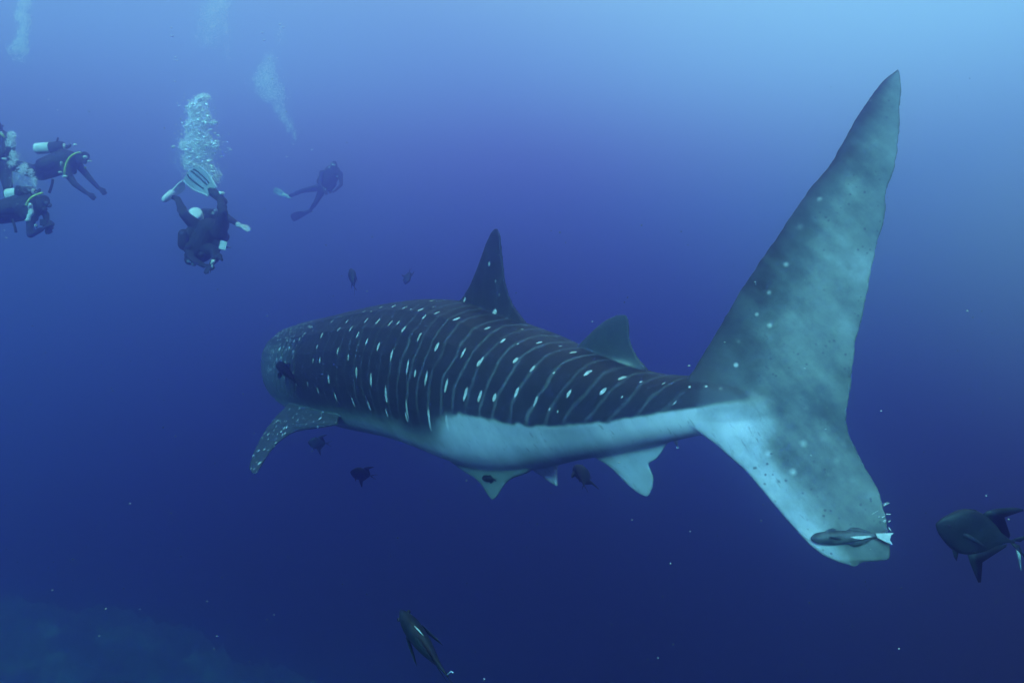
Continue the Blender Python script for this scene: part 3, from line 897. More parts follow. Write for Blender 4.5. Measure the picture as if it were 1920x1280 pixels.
# ------------------------------------------------------------------ divers
suit = pmat('black_neoprene', (.010, .013, .016), (.022, .026, .03), rough=.75, scale=8, bump=.2)
gear = pmat('black_nylon_gear', (.012, .014, .017), (.03, .034, .038), rough=.7, scale=20, bump=.3)
white_m = pmat('white_painted_metal', (.70, .74, .72), (.84, .86, .84), rough=.35, scale=8, bump=.03)
pale_m = pmat('pale_plastic', (.55, .62, .62), (.72, .78, .78), rough=.45, scale=20, bump=.1)
panel_m = pmat('translucent_grey_blade', (.25, .30, .32), (.34, .40, .42), rough=.5, scale=14, bump=.05)
hose_m = pmat('yellow_hose_rubber', (.42, .55, .10), (.52, .66, .16), rough=.5, scale=30, bump=.05)
glove_m = pmat('white_glove_cloth', (.62, .68, .68), (.78, .82, .82), rough=.8, scale=40)
lens_m = pmat('mask_glass', (.20, .27, .30), (.35, .42, .45), rough=.12, scale=6, bump=0, spec=.8)
skin_face = pmat('face_skin', (.40, .27, .20), (.46, .31, .24), rough=.6, scale=14, bump=.05)

def hand_bones(mb, wrist, direction, up, s=1.0):
    d = Vector(direction).normalized(); u_ = Vector(up); u_ = (u_ - d * u_.dot(d)).normalized(); sd_ = d.cross(u_)
    w = Vector(wrist)
    mb.cone(w, .030 * s, w + d * .085 * s, .036 * s, seg=10, flat=u_, fr=.55)
    lens = (.062, .075, .08, .072)
    for i, ln in enumerate(lens):
        b0 = w + d * .085 * s + sd_ * ((i - 1.5) * .022 * s)
        b1 = b0 + d * (ln * .6 * s) + sd_ * ((i - 1.5) * .005) - u_ * .008 * s
        b2 = b1 + d * (ln * .45 * s) - u_ * .020 * s
        mb.cone(b0, .0105 * s, b1, .0098 * s, seg=8); mb.cone(b1, .0098 * s, b2, .0088 * s, seg=8)
    b0 = w + d * .025 * s - sd_ * .03 * s
    b1 = b0 + d * .035 * s - sd_ * .030 * s - u_ * .008; b2 = b1 + d * .035 * s - sd_ * .008 - u_ * .008
    mb.cone(b0, .014 * s, b1, .0115 * s, seg=8); mb.cone(b1, .0115 * s, b2, .0095 * s, seg=8)

def blade_fin(name, heel, tip, side, parent, mat_panel, mat_rib, width=.21, foot=.26, ribs=True, rail_mat=None, curve=.03):
    """swim fin: foot pocket, blade that widens to a rounded tip, two side rails and two inner ribs"""
    heel = Vector(heel); tip = Vector(tip); d = tip - heel; L = d.length; d /= L
    s = Vector(side); s = (s - d * s.dot(d)).normalized(); n = d.cross(s)
    xs = np.linspace(0, 1, 22)
    def hw(x): return (width / 2) * (.58 + .42 * float(sstep(.0, .6, x))) * math.sqrt(max(0.0, 1 - max(0, (x - .86) / .14) ** 2)) + .004
    b0 = .28 * L
    def P(x, y, z): return heel + d * (b0 + x * (L - b0)) + s * y + n * (z + curve * math.sin(math.pi * x))
    mb = MB(); rows = []
    for x in xs:
        w = hw(x); r = [P(x, w * k, .004) for k in np.linspace(-1, 1, 9)] + [P(x, w * k, -.004) for k in np.linspace(1, -1, 9)]
        rows.append(r)
    mb.grid(rows)
    blade = part(name, mb.mesh(name), mat_panel, parent)
    pk = MB(); pk.cone(heel - d * .03, .050, heel + d * (b0 * .95), .062, seg=12, flat=n, fr=.75); pk.cone(heel + d * (b0 * .9), .06, heel + d * (b0 * 1.25), .035, seg=12, flat=n, fr=.4)
    part('foot_pocket', pk.mesh('foot_pocket'), mat_rib, blade)
    for q in (-1, 1):
        rl = MB(); rl.tube([P(x, q * (hw(x) - .004), 0) for x in np.linspace(0, .92, 14)], [.013 * (1 - .5 * k / 13) for k in range(14)], seg=6)
        part('rail', rl.mesh('rail'), rail_mat or mat_rib, blade)
    if ribs:
        for q in (-.42, .18, .5):
            rb = MB(); rb.tube([P(x, q * hw(x) * .95, 0) for x in np.linspace(.28, .96, 10)], [.012] * 10, seg=6)
            part('rib', rb.mesh('rib'), mat_rib, blade)
    return blade

def person(label, J, Y0, glove=None, face=True, hands=True, scale=1.0, voxel=.011, group='scuba divers near the whale shark'):
    """one continuous body from joints given as (photo x, photo y, depth offset)"""
    P = {k: at(v[0], v[1], Y0 + v[2]) for k, v in J.items()}
    s = scale
    mb = MB()
    back = (P['chest'] - P['pelvis']).normalized()
    mb.cone(P['pelvis'], .140 * s, P['chest'], .155 * s, seg=16)
    for q in ('l', 'r'):
        mb.cone(P['chest'], .12 * s, P['sh_' + q], .070 * s)
        mb.cone(P['sh_' + q], .066 * s, P['el_' + q], .046 * s)
        mb.cone(P['el_' + q], .046 * s, P['wr_' + q], .032 * s)
        mb.cone(P['pelvis'], .11 * s, P['hip_' + q], .100 * s)
        mb.cone(P['hip_' + q], .098 * s, P['kn_' + q], .062 * s)
        mb.cone(P['kn_' + q], .062 * s, P['an_' + q], .040 * s)
        # calf muscle behind the shin
        m1 = P['kn_' + q].lerp(P['an_' + q], .3); mb.ball(m1, .066 * s)
        if 'to_' + q in P: mb.cone(P['an_' + q], .040 * s, P['to_' + q], .030 * s)
    mb.cone(P['chest'], .085 * s, P['head'], .060 * s)
    f = (P['face'] - P['head']).normalized()
    upv = (P['head'] - P['chest']); upv = (upv - f * upv.dot(f)).normalized(); sv = f.cross(upv)
    ax = (sv, f, upv)
    mb.ball(P['head'], .083 * s, .105 * s, .122 * s, axes=ax)
    mb.ball(P['head'] + f * .07 * s - upv * .045 * s, .052 * s, .05 * s, .06 * s, axes=ax)      # jaw
    if hands and glove is None:
        for q in ('l', 'r'):
            if 'ha_' + q in P: hand_bones(mb, P['wr_' + q], P['ha_' + q] - P['wr_' + q], Vector((0, -.6, .8)), s)
    me = remeshed(mb.mesh('body'), voxel, smooth=3, name='person')
    o = thing_at('person', me, suit, P['pelvis'], label=label, cat='person', group=group)
    if hands and glove is not None:
        for q in ('l', 'r'):
            if 'ha_' + q in P:
                g = MB(); hand_bones(g, P['wr_' + q], P['ha_' + q] - P['wr_' + q], Vector((0, -.6, .8)), s * 1.15)
                g.cone(P['wr_' + q], .038 * s, P['wr_' + q].lerp(P['el_' + q], .2), .042 * s, seg=10)
                part('glove', remeshed(g.mesh('glove'), .007, smooth=2, name='glove'), glove if q in J.get('gl', ('l', 'r')) else suit, o)
    if face:
        # low-volume mask: skirt, two lenses, strap; regulator in the mouth
        c = P['head'] + f * .088 * s + upv * .028 * s
        k = MB(); k.cone(c - sv * .045 * s, .036 * s, c + sv * .045 * s, .036 * s, seg=12, flat=f, fr=.8)
        k.ball(c + f * .02 * s - upv * .04 * s, .018 * s, .022 * s, .026 * s, axes=ax)
        mk = part('mask', k.mesh('mask'), gear, o)
        for q in (-1, 1):
            l = MB(); l.ball(c + f * .030 * s + sv * (q * .034 * s), .028 * s, .008 * s, .026 * s, axes=ax, seg=12, rings=6)
            part('lens', l.mesh('lens'), lens_m, mk)
        st = MB(); st.tube([P['head'] + upv * .03 * s + sv * (.089 * s * math.cos(a)) + f * (.110 * s * math.sin(a)) for a in np.linspace(R(40), R(-220), 16)], .010 * s, seg=6)
        part('strap', st.mesh('strap'), gear, mk)
        r = MB(); rc = P['head'] + f * .135 * s - upv * .055 * s
        r.cone(P['head'] + f * .10 * s - upv * .05 * s, .022 * s, rc, .034 * s, seg=12)
        part('regulator', r.mesh('regulator'), gear, o)
    return o, P, ax

def tank(P0, P1, r, parent, mat=None, boot=.35, valve=True):
    """scuba cylinder from bottom P0 to shoulder P1; a dark boot / band covers the rest"""
    P0 = Vector(P0); P1 = Vector(P1); d = (P1 - P0).normalized(); cover = boot; L = (P1 - P0).length
    a = d.orthogonal().normalized(); b_ = d.cross(a)
    prof = [(0, .55), (.012, .85), (.03, .97), (.06, 1), (.80, 1), (.86, .95), (.92, .78), (.97, .5), (1, .28)]
    mb = MB()
    mb.grid([[P0 + d * (L * x) + a * (r * k * math.cos(2 * math.pi * j / 24)) + b_ * (r * k * math.sin(2 * math.pi * j / 24)) for j in range(24)] for x, k in prof])
    t = part('tank', mb.mesh('tank'), mat or white_m, parent)
    v = MB(); v.cone(P1, .025, P1 + d * .05, .022, seg=10); v.cone(P1 + d * .045 - a * .045, .016, P1 + d * .045 + a * .05, .018, seg=10)
    part('valve', v.mesh('valve'), gear, t)
    bt = MB(); bt.grid([[P0 + d * (L * x) + a * (r * k * math.cos(2 * math.pi * j / 24)) + b_ * (r * k * math.sin(2 * math.pi * j / 24)) for j in range(24)] for x, k in ((1 - cover, 1.01), (1 - cover + .01, 1.05), (.82, 1.05), (.90, .95), (.95, .75))])
    part('tank_cover', bt.mesh('tank_cover'), gear, t)
    for x in ():
        bd = MB()
        bd.grid([[P0 + d * (L * x + dx) + a * (r * k * math.cos(2 * math.pi * j / 24)) + b_ * (r * k * math.sin(2 * math.pi * j / 24)) for j in range(24)] for dx, k in ((-.03, 1.01), (-.028, 1.05), (.028, 1.05), (.03, 1.01))])
        part('tank_band', bd.mesh('tank_band'), gear, t)
    return t

def vest(P, o, backv, s=1.0, voxel=.014):
    """inflatable jacket round the torso with pockets and a back plate"""
    mb = MB()
    pe, ch = P['pelvis'], P['chest']
    ax_ = (ch - pe).normalized(); bk = Vector(backv); bk = (bk - ax_ * bk.dot(ax_)).normalized(); sd_ = ax_.cross(bk)
    m = pe.lerp(ch, .45)
    mb.cone(m + bk * .03, .175 * s, ch + bk * .03 + ax_ * .03, .185 * s, seg=18, flat=bk, fr=.92)
    for q in (-1, 1):
        mb.cone(pe.lerp(ch, .25) + sd_ * (q * .16) + bk * .0, .075 * s, pe.lerp(ch, .6) + sd_ * (q * .17), .085 * s)
        mb.cone(ch + sd_ * (q * .11) + bk * .12, .06 * s, ch + sd_ * (q * .10) - bk * .12 + ax_ * .02, .05 * s)
    mb.cone(pe.lerp(ch, .1) + bk * .13, .07 * s, ch + bk * .15, .09 * s)
    return part('buoyancy_vest', remeshed(mb.mesh('vest'), voxel, smooth=3, name='buoyancy_vest'), gear, o)

def tube_part(name, pts, r, mat, o, **kw):
    pts = [Vector(p) for p in pts]
    if len(pts) == 3:      # quadratic arc
        a, b_, c = pts
        pts = [a * (1 - t) ** 2 + b_ * (2 * t * (1 - t)) + c * t * t for t in np.linspace(0, 1, 12)]
    mb = MB(); mb.tube(pts, r, seg=8)
    return part(name, mb.mesh(name), mat, o, **kw)

def blob_part(name, px, py, Y, rx, rz, mat, o, ry=None):
    """small instrument / buckle: a rounded box, also standing in for glints"""
    mb = MB(); c = at(px, py, Y)
    mb.box(c, (Vector((1, 0, 0)), Vector((0, 1, 0)), Vector((0, 0, 1))), (rx, ry or min(rx, rz), rz))
    me = mb.mesh(name, smooth=True)
    bm = bmesh.new(); bm.from_mesh(me); bmesh.ops.bevel(bm, geom=list(bm.edges), offset=min(rx, rz) * .45, segments=2, affect='EDGES'); bm.to_mesh(me); bm.free()
    return part(name, me, mat, o)

# --- A: left, swimming to the right with both arms stretched down
Y = 11.0
J = dict(pelvis=(76, 322, 0), chest=(124, 306, 0), sh_l=(124, 322, -.20), sh_r=(146, 308, .20), el_l=(140, 345, -.30), wr_l=(162, 362, -.34), ha_l=(176, 370, -.36),
         el_r=(166, 332, .16), wr_r=(184, 352, .10), ha_r=(196, 361, .08), hip_l=(70, 326, -.12), hip_r=(70, 322, .12), kn_l=(32, 316, -.12), kn_r=(36, 308, .15),
         an_l=(-14, 312, -.1), an_r=(-8, 298, .15), to_l=(-30, 318, -.1), to_r=(-24, 302, .15), head=(154, 296, .02), face=(172, 303, -.08))
o, P, ax = person('diver in black swimming right, both arms reaching down, white tank on the back', J, Y)
vest(P, o, Vector((-.1, 0, 1)))
tank(at(67, 279, Y + .05), at(124, 275, Y + .05), .088, o, boot=.50)
tube_part('octopus_hose', [at(152, 286, Y - .30), at(122, 288, Y - .45), at(121, 328, Y - .36)], .017, hose_m, o)
tube_part('snorkel', [at(105, 272, Y), at(106, 266, Y), at(109, 258, Y)], .014, gear, o)
blob_part('buckle_or_glint', 122, 331, Y - .36, .035, .02, pale_m, o)
blob_part('buckle_or_glint', 113, 323, Y - .36, .028, .016, pale_m, o)
blob_part('pocket_clip', 115, 307, Y - .36, .016, .04, panel_m, o)
blob_part('shoulder_buckle', 141, 272, Y - .1, .026, .018, white_m, o)
blob_part('mask_glint', 159.5, 295, Y - .14, .030, .025, pale_m, o)  # bright glint on the mask, modelled as a pale block
blob_part('lower_mask_glint', 168, 303, Y - .12, .036, .016, pale_m, o)  # second mask glint, also a pale block
tube_part('gauge_hose', [at(99, 336, Y - .2), at(98, 348, Y - .2), at(92, 362, Y - .2)], .02, gear, o)
blade_fin('swim_fin', P['an_l'], P['an_l'] + Vector((-.62, 0, -.10)), (0, 1, .2), o, panel_m, gear)
blade_fin('swim_fin', P['an_r'], P['an_r'] + Vector((-.62, 0, .05)), (0, 1, .2), o, panel_m, gear)

# --- B: lower left, seen from the side holding a camera in both hands
Y = 9.8
J = dict(pelvis=(2, 402, 0), chest=(50, 392, 0), sh_l=(58, 402, -.2), sh_r=(66, 386, .2), el_l=(57, 440, -.25), wr_l=(78, 430, -.22), ha_l=(90, 422, -.2),
         el_r=(86, 402, .1), wr_r=(88, 420, .0), ha_r=(90, 430, -.04), hip_l=(-6, 406, -.12), hip_r=(-6, 402, .12), kn_l=(-56, 410, -.1), kn_r=(-56, 400, .1),
         an_l=(-100, 396, -.1), an_r=(-104, 386, .1), to_l=(-118, 400, -.1), to_r=(-122, 390, .1), head=(78, 380, 0), face=(93, 389, -.06))
o, P, ax = person('diver in black at the lower left, bent arms folded in front', J, Y)
vest(P, o, Vector((-.1, 0, 1)), 1.05)
tank(at(14, 366, Y + .05), at(66, 360, Y + .05), .09, o, boot=.6)
blob_part('tank_boot', 41, 359, Y - .07, .055, .065, gear, o, ry=.10)
tube_part('octopus_hose', [at(81, 362, Y - .28), at(55, 366, Y - .36), at(49, 386, Y - .34)], .016, hose_m, o)
m_ = MB()
for (x, y, rx, rz) in ((57, 388, .034, .06), (58, 398, .04, .06), (54, 408, .028, .06), (52, 413, .045, .022)):
    m_.ball(at(x, y, Y - .27), rx, .03, rz)
part('crumpled_white_strap', remeshed(m_.mesh('strap'), .012, smooth=2, name='crumpled_white_strap'), pale_m, o)
blob_part('buckle_or_glint', 67, 424, Y - .3, .018, .03, panel_m, o)
tube_part('gauge_hose', [at(24, 412, Y - .15), at(28, 424, Y - .2), at(30, 436, Y - .2)], .017, gear, o)
blade_fin('swim_fin', P['an_l'], P['an_l'] + Vector((-.6, 0, .05)), (0, 1, .2), o, panel_m, gear)
blade_fin('swim_fin', P['an_r'], P['an_r'] + Vector((-.6, 0, .15)), (0, 1, .2), o, panel_m, gear)
# camera housing held in the hands of B
cm = MB(); cm.box(at(86, 418, Y - .12), (Vector((1, 0, 0)), Vector((0, 1, 0)), Vector((0, 0, 1))), (.05, .06, .045)); cm.cone(at(90, 419, Y - .12), .038, at(96, 420, Y - .12), .042, seg=14)
cam_o = thing_at('camera_housing', remeshed(cm.mesh('c'), .008, smooth=2, name='camera_housing'), gear, at(86, 418, Y - .12), label='small black underwater camera in the hands of the lower left diver', cat='camera')

# --- C: mostly outside the left edge, one leg hanging down
Y = 10.3
J = dict(pelvis=(-2, 312, .05), chest=(-6, 268, .05), sh_l=(4, 262, -.16), sh_r=(-20, 264, .15), el_l=(4, 288, -.26), wr_l=(-6, 302, -.3), ha_l=(-14, 306, -.3),
         el_r=(-36, 284, .1), wr_r=(-44, 306, .0), ha_r=(-50, 312, -.04), hip_l=(8, 316, -.1), hip_r=(-12, 316, .12), kn_l=(15, 352, -.25), kn_r=(-22, 360, .0),
         an_l=(16, 390, .05), an_r=(-34, 396, .2), to_l=(15, 396, .12), to_r=(-38, 402, .25), head=(-8, 240, 0), face=(-18, 242, -.12))
o, P, ax = person('diver cut by the left edge, only a shoulder, hip and one hanging leg in view', J, Y)
vest(P, o, Vector((1, .4, 0)))
tank(at(-22, 314, Y + .3), at(-20, 258, Y + .3), .09, o)
tube_part('octopus_hose', [at(-4, 250, Y - .24), at(4, 250, Y - .26), at(9, 258, Y - .22)], .016, hose_m, o)
tube_part('inflator_hose', [at(-2, 276, Y - .24), at(5, 286, Y - .26), at(6, 292, Y - .22)], .014, hose_m, o)
blob_part('buckle_or_glint', 8, 298, Y - .30, .03, .016, white_m, o)  # white glint modelled as a small block
blade_fin('swim_fin', P['an_l'], P['an_l'] + Vector((-.08, .60, -.06)), (1, 0, 0), o, gear, gear)
blade_fin('swim_fin', P['an_r'], P['an_r'] + Vector((-.12, .60, -.06)), (1, 0, 0), o, gear, gear)

# --- D: centre, head down, legs bent up with pale fins
Y = 9.2
J = dict(pelvis=(392, 428, 0), chest=(374, 464, .06), sh_l=(350, 462, .0), sh_r=(402, 470, -.05), el_l=(362, 486, -.10), wr_l=(382, 498, -.22), ha_l=(392, 500, -.26),
         el_r=(404, 486, -.18), wr_r=(397, 494, -.26), ha_r=(393, 500, -.3), hip_l=(372, 428, .02), hip_r=(412, 436, -.04), kn_l=(345, 402, -.16), kn_r=(418, 398, -.24),
         an_l=(333, 373, .14), an_r=(412, 367, -.05), to_l=(322, 369, .08), to_r=(396, 362, -.1), head=(360, 482, .06), face=(361, 494, -.06))
o, P, ax = person('diver swimming head down under bubbles, legs bent up with pale swim fins', J, Y)
vest(P, o, Vector((-.25, 1, .1)), 1.02)
tank(at(366, 398, Y - .02), at(377, 444, Y + .60), .090, o, boot=.4)
blade_fin('swim_fin', at(416, 375, Y - .05), at(354, 321, Y - .16), Vector((.66, .12, .74)), o, panel_m, gear, width=.29, rail_mat=pale_m, curve=.015)
blade_fin('swim_fin', at(312, 371, Y + .02), at(347, 345, Y + .34), Vector((.02, 1, -.05)), o, pale_m, pale_m, width=.15, ribs=False, rail_mat=pale_m, curve=.0)
blob_part('pale_heel_tab', 414, 363, Y - .06, .05, .025, pale_m, o)
mb = MB(); mb.cone(at(345, 440, Y - .05), .075, at(346, 458, Y - .02), .085)
part('side_pocket', mb.mesh('side_pocket'), gear, o)
mb = MB(); mb.box(at(418, 460, Y - .22), (Vector((1, .3, -.25)).normalized(), Vector((-.3, 1, 0)).normalized(), Vector((.25, 0, 1)).normalized()), (.042, .012, .056))
thing_at('slate', mb.mesh('slate', smooth=False), pale_m, at(418, 460, Y - .22), label='white slate clipped at the hip of the head down diver', cat='slate')
mb = MB(); mb.ball(at(411, 481, Y - .2), .040, .035, .045); mb.cone(at(411, 481, Y - .2), .028, at(416, 487, Y - .24), .018)
thing_at('camera_dome', mb.mesh('camera_dome'), gear, at(411, 481, Y - .2), label='round black camera dome hanging beside the head down diver', cat='camera')
mb = MB(); mb.box(at(399, 491, Y - .32), (Vector((1, 0, 0)), Vector((0, 1, 0)), Vector((.3, 0, 1)).normalized()), (.018, .018, .030)); mb.ball(at(398, 498, Y - .32), .012, .012, .03); mb.ball(at(400, 490, Y - .33), .02)
thing_at('torch', mb.mesh('torch'), pale_m, at(399, 492, Y - .32), label='small pale torch in the hands of the head down diver', cat='torch')
# --- E: mostly hidden behind D, one arm out to the right with a white glove
Y = 10.6
J = dict(pelvis=(392, 452, .45), chest=(405, 424, .12), sh_l=(392, 424, -.05), sh_r=(424, 408, .05), el_l=(384, 440, -.05), wr_l=(396, 452, -.1),
         el_r=(436, 414, -.06), wr_r=(449, 423, -.16), ha_r=(464, 428, -.2), hip_l=(384, 456, .5), hip_r=(398, 458, .5), kn_l=(382, 462, .9), kn_r=(398, 462, .9),
         an_l=(384, 458, 1.3), an_r=(398, 456, 1.3), to_l=(384, 462, 1.4), to_r=(398, 460, 1.4), head=(395, 404, -.02), face=(408, 399, -.1))
o, P, ax = person('hooded diver mostly hidden behind the head down diver, white gloved arm out to the right', J, Y, glove=glove_m)
vest(P, o, Vector((-.3, 1, .6)))
mb = MB(); mb.cone(at(386, 402, Y), .10, at(400, 405, Y - .02), .105)
part('hood', mb.mesh('hood'), suit, o)
tank(at(384, 462, Y + .66), at(396, 426, Y + .40), .088, o)
blade_fin('swim_fin', P['an_l'], P['an_l'] + Vector((0, .6, .02)), (1, 0, 0), o, panel_m, gear)
blade_fin('swim_fin', P['an_r'], P['an_r'] + Vector((0, .6, .02)), (1, 0, 0), o, panel_m, gear)

# --- F: far, facing the viewer, legs trailing to the left
Y = 18.6
J = dict(pelvis=(604, 354, .1), chest=(622, 326, 0), sh_l=(603, 324, -.05), sh_r=(638, 326, -.05), el_l=(600, 344, -.25), wr_l=(606, 358, -.4), ha_l=(612, 362, -.45),
         el_r=(640, 346, -.2), wr_r=(628, 358, -.4), ha_r=(620, 360, -.45), hip_l=(597, 352, .15), hip_r=(602, 360, .12), kn_l=(566, 358, .25), kn_r=(592, 380, .2),
         an_l=(538, 370, .5), an_r=(581, 395, .55), to_l=(530, 366, .55), to_r=(574, 399, .6), head=(626, 310, -.05), face=(622, 313, -.4))
o, P, ax = person('distant faint diver facing this way with legs trailing left, one pale fin', J, Y)
vest(P, o, Vector((.1, 1, .2)), 1.2)
tank(at(612, 352, Y + .35), at(628, 312, Y + .3), .088, o)
blade_fin('swim_fin', at(541, 370, Y + .45), at(513, 356, Y + .3), Vector((.2, -.5, .8)), o, pale_m, pale_m, width=.17)
blade_fin('swim_fin', at(580, 396, Y + .5), at(546, 410, Y + .4), Vector((.3, -.4, .8)), o, gear, gear, width=.22)
for x, y in ((617, 314), (624, 309), (632, 331), (627, 357), (606, 352), (610, 355)):  # glints on the far diver's gear, modelled as pale blocks
    blob_part('buckle_or_glint', x, y, Y - .32, .022, .018, pale_m, o)

# ------------------------------------------------------------------ bubbles
def bubble_material(name, base, rough, alpha=1.0, metal=.12):
    m = pmat(name, base, tuple(min(.95, c * 1.12) for c in base), rough=rough, scale=25, bump=0, spec=.7)
    m.node_tree.nodes['Principled BSDF'].inputs['Alpha'].default_value = alpha
    m.node_tree.nodes['Principled BSDF'].inputs['Metallic'].default_value = metal
    return m
bub = bubble_material('bubble_silver', (.95, .97, .97), .22)
bub_soft = bubble_material('bubble_mist', (.95, .97, .97), .45)
_ico = {}
def ico(sub):
    if sub not in _ico:
        bm = bmesh.new(); bmesh.ops.create_icosphere(bm, subdivisions=sub, radius=1.0)
        bm.verts.ensure_lookup_table()
        _ico[sub] = (np.array([v.co[:] for v in bm.verts]), np.array([[v.index for v in f.verts] for f in bm.faces]))
        bm.free()
    return _ico[sub]
def swarm(name, pts, rad, mat, sub=0, flat=None, label=None, cat=None):
    v, f = ico(sub + 1); n = len(pts)
    sc3 = np.ones((n, 3)) * rad[:, None]
    if flat is not None: sc3[:, 2] *= flat; sc3[:, :2] *= (1 + (1 - flat) * .5)[:, None]
    # rotate each a little so that the flat caps differ
    V = (v[None] * sc3[:, None, :])
    ang = rng.normal(0, .35, n)
    ca, sa = np.cos(ang)[:, None], np.sin(ang)[:, None]
    V = np.stack([V[..., 0] * ca - V[..., 2] * sa, V[..., 1], V[..., 0] * sa + V[..., 2] * ca], -1)
    V = (V + pts[:, None, :]).reshape(-1, 3)
    Fc = (f[None] + (np.arange(n) * len(v))[:, None, None]).reshape(-1, 3)
    me = bpy.data.meshes.new(name)
    me.vertices.add(len(V)); me.vertices.foreach_set('co', V.ravel())
    me.loops.add(len(Fc) * 3); me.loops.foreach_set('vertex_index', Fc.ravel())
    me.polygons.add(len(Fc)); me.polygons.foreach_set('loop_start', np.arange(len(Fc)) * 3)
    me.polygons.foreach_set('use_smooth', np.ones(len(Fc), bool))
    me.update(calc_edges=True); me.validate()
    base = Vector(pts.mean(0))
    o = thing_at(name, me, mat, base, kind='stuff')
    if label: o['label'] = label
    if cat: o['category'] = cat
    return o

def plume(clumps, Y, n, rmin, rmax, spread_y=.12, cap=.25):
    """clumps: (px, py, rx, ry, weight) -> points and radii, denser at the rims like rising bubble caps"""
    w = np.array([c[4] for c in clumps], float); w /= w.sum()
    k = rng.choice(len(clumps), n, p=w)
    C = np.array(clumps)[k]
    rr = np.where(rng.random(n) < .55, rng.random(n) ** .55, np.abs(rng.normal(0, .75, n))); th = rng.random(n) * 2 * math.pi
    x = C[:, 0] + C[:, 2] * rr * np.cos(th); y = C[:, 1] + C[:, 3] * rr * np.sin(th)
    yy = Y + rng.normal(0, spread_y, n)
    rad = rmin + (rmax - rmin) * rng.random(n) ** 3.5
    pts = np.stack([(x - 960) / F * yy, yy, (640 - y) / F * yy], -1)
    return pts, rad

A_cl = [(382, 182, 13, 7, 1.2), (372, 198, 20, 14, 2), (362, 205, 12, 14, 1), (376, 216, 20, 14, 2), (362, 228, 14, 10, 1.2), (385, 226, 14, 14, 1.2), (400, 231, 6, 5, .5), (353, 238, 8, 6, .6), (370, 245, 24, 12, 1.8),
        (372, 262, 28, 16, 3), (345, 273, 9, 9, 1.2), (375, 278, 34, 16, 3.5), (402, 270, 10, 10, .8), (370, 296, 30, 14, 2.6), (372, 312, 26, 12, 1.8), (385, 318, 22, 14, 1.2), (404, 330, 12, 12, 1.1), (396, 340, 16, 9, .8), (352, 300, 10, 16, .8), (363, 320, 14, 18, .8)]
pts, rad = plume(A_cl, 9.75, 15000, .004, .010, .15)
pts2, rad2 = plume(A_cl, 9.5, 560, .009, .032, .10)
swarm('bubble_plume', np.concatenate([pts, pts2]), np.concatenate([rad, rad2]), bub, flat=np.concatenate([.55 + .45 * rng.random(len(rad)), .35 + .4 * rng.random(len(rad2))]))
# plume beside the far diver
B_cl = [(500, 130, 18, 14, 1.2), (505, 112, 12, 14, .6), (498, 148, 26, 16, 2.2), (505, 168, 30, 18, 2.4), (512, 182, 24, 12, 1.2), (522, 200, 12, 14, .8), (532, 218, 9, 14, .6), (543, 236, 8, 14, .45), (552, 252, 6, 10, .2), (526, 60, 9, 9, .12), (524, 78, 10, 10, .06)]
pts, rad = plume(B_cl, 15.0, 5200, .004, .010, .25)
swarm('bubble_plume', pts, rad, bub_soft)
C_cl = [(400, 20, 26, 26, 1.5), (398, 50, 30, 24, 1.3), (415, 5, 18, 18, .8), (390, 75, 26, 18, .5), (425, 60, 8, 40, .25), (428, 110, 5, 22, .06)]
pts, rad = plume(C_cl, 16.5, 4200, .005, .009, .3)
swarm('bubble_plume', pts, rad, bub_soft)
D_cl = [(46, 8, 14, 12, 1.2), (38, 28, 14, 12, 1), (48, 40, 12, 14, 1), (44, 60, 12, 14, 1.2), (40, 80, 14, 12, 1.2), (28, 92, 16, 12, .9), (46, 95, 10, 10, .6), (38, 110, 16, 10, .25)]
pts, rad = plume(D_cl, 12.0, 6000, .003, .009, .2)
swarm('bubble_plume', pts, rad, bub_soft)
E_cl = [(22, 254, 9, 8, 1.2), (20, 268, 12, 9, 1), (26, 292, 9, 10, 1), (22, 306, 10, 8, .5), (44, 312, 9, 8, 1), (42, 322, 8, 7, .7), (58, 324, 7, 8, .6), (62, 336, 8, 7, .5), (34, 335, 18, 16, .5), (50, 348, 14, 12, .35), (66, 345, 5, 10, .3)]
pts, rad = plume(E_cl, 9.6, 3200, .003, .008, .08)
pts2, rad2 = plume(E_cl, 9.5, 130, .008, .020, .06)
swarm('bubble_plume', np.concatenate([pts, pts2]), np.concatenate([rad, rad2]), bub, flat=np.concatenate([.6 + .4 * rng.random(len(rad)), .35 + .4 * rng.random(len(rad2))]))
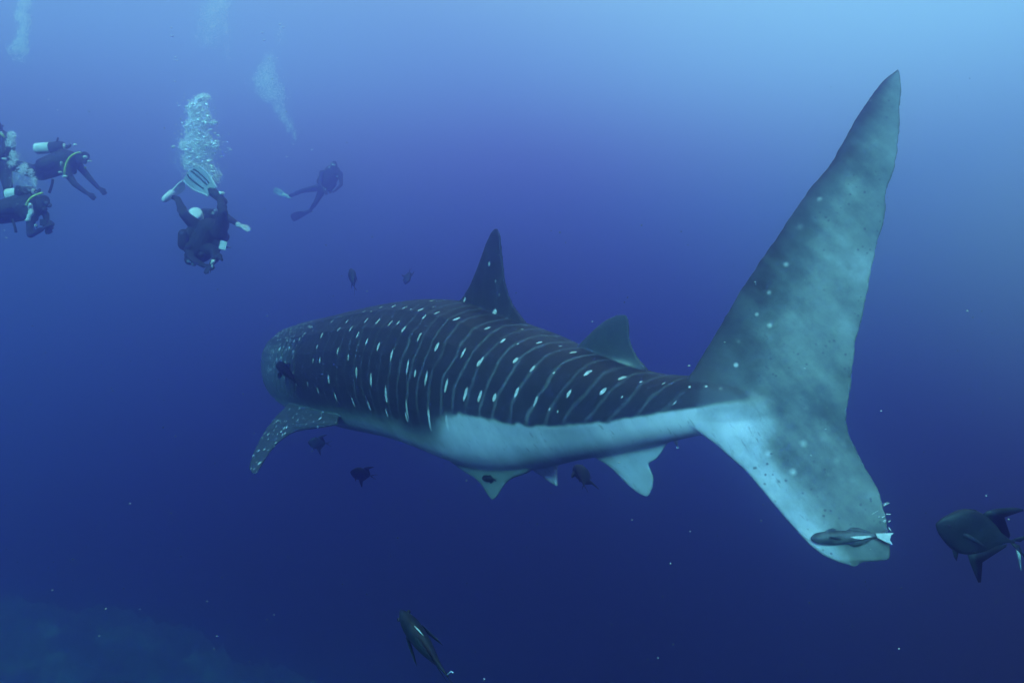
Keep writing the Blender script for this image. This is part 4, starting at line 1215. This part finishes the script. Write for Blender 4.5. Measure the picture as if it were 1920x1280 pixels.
# stray bubbles, one object each
stray = [(321, 52, 10, 4), (323, 68, 10, 5.5), (329, 108, 10, 5), (332, 114, 10, 4), (327, 113, 10, 3.5), (328, 153, 10, 4), (336, 199, 10, 5), (492, 62, 14, 6), (495, 76, 14, 5), (531, 51, 14, 5), (525, 46, 14, 5), (504, 110, 14, 5), (520, 109, 14, 4.5),
         (550, 271, 14, 4), (585, 281, 14, 4.5), (538, 294, 14, 5), (108, 207, 10.5, 4), (91, 187, 10.5, 4), (480, 137, 14, 4), (530, 196, 14, 4), (12, 446, 9.5, 4), (8, 432, 9.5, 3.5)]
v_, f_ = ico(2)
me_b = bpy.data.meshes.new('bubble'); me_b.from_pydata(v_.tolist(), [], f_.tolist()); me_b.polygons.foreach_set('use_smooth', [True] * len(f_)); me_b.materials.append(bubble_material('bubble_pale', (.96, .97, .97), .4, metal=0.0))
for x, y, Yb, r in stray:
    o_ = bpy.data.objects.new('bubble', me_b); col.objects.link(o_)
    o_.location = at(x, y, Yb); rr = r / 2 / F * Yb * .75
    o_.scale = (rr * 1.25, rr * 1.1, rr * .62); o_.rotation_euler = (0, random.uniform(-.3, .3), 0)
    o_['label'] = ('small stray air bubble beside the faint plume of the distant diver' if x > 450 else 'small stray air bubble rising above the tall bright bubble plume' if x > 300 else 'small stray air bubble drifting over the diver with the white tank' if y < 300 else 'small stray air bubble under the lower left diver'); o_['category'] = 'bubble'; o_['group'] = 'stray air bubbles'

# ------------------------------------------------------------------ drifting specks
n = 800
yy = 1.6 + 9.5 * rng.random(n) ** .8
x = (rng.random(n) * 2200 - 140 - 960) / F * yy; z = (640 - (120 + rng.random(n) ** .8 * 1260)) / F * yy
rad = (.35 + 1.0 * rng.random(n) ** 3) * .0033 * (.6 + .16 * yy)
pts = np.stack([x, yy, z], -1)
snow_m = pmat('drifting_speck', (.22, .25, .25), (.42, .46, .46), rough=.8, scale=3, bump=0)
swarm('marine_snow', pts, rad, snow_m, sub=1, flat=.5 + .5 * rng.random(n))
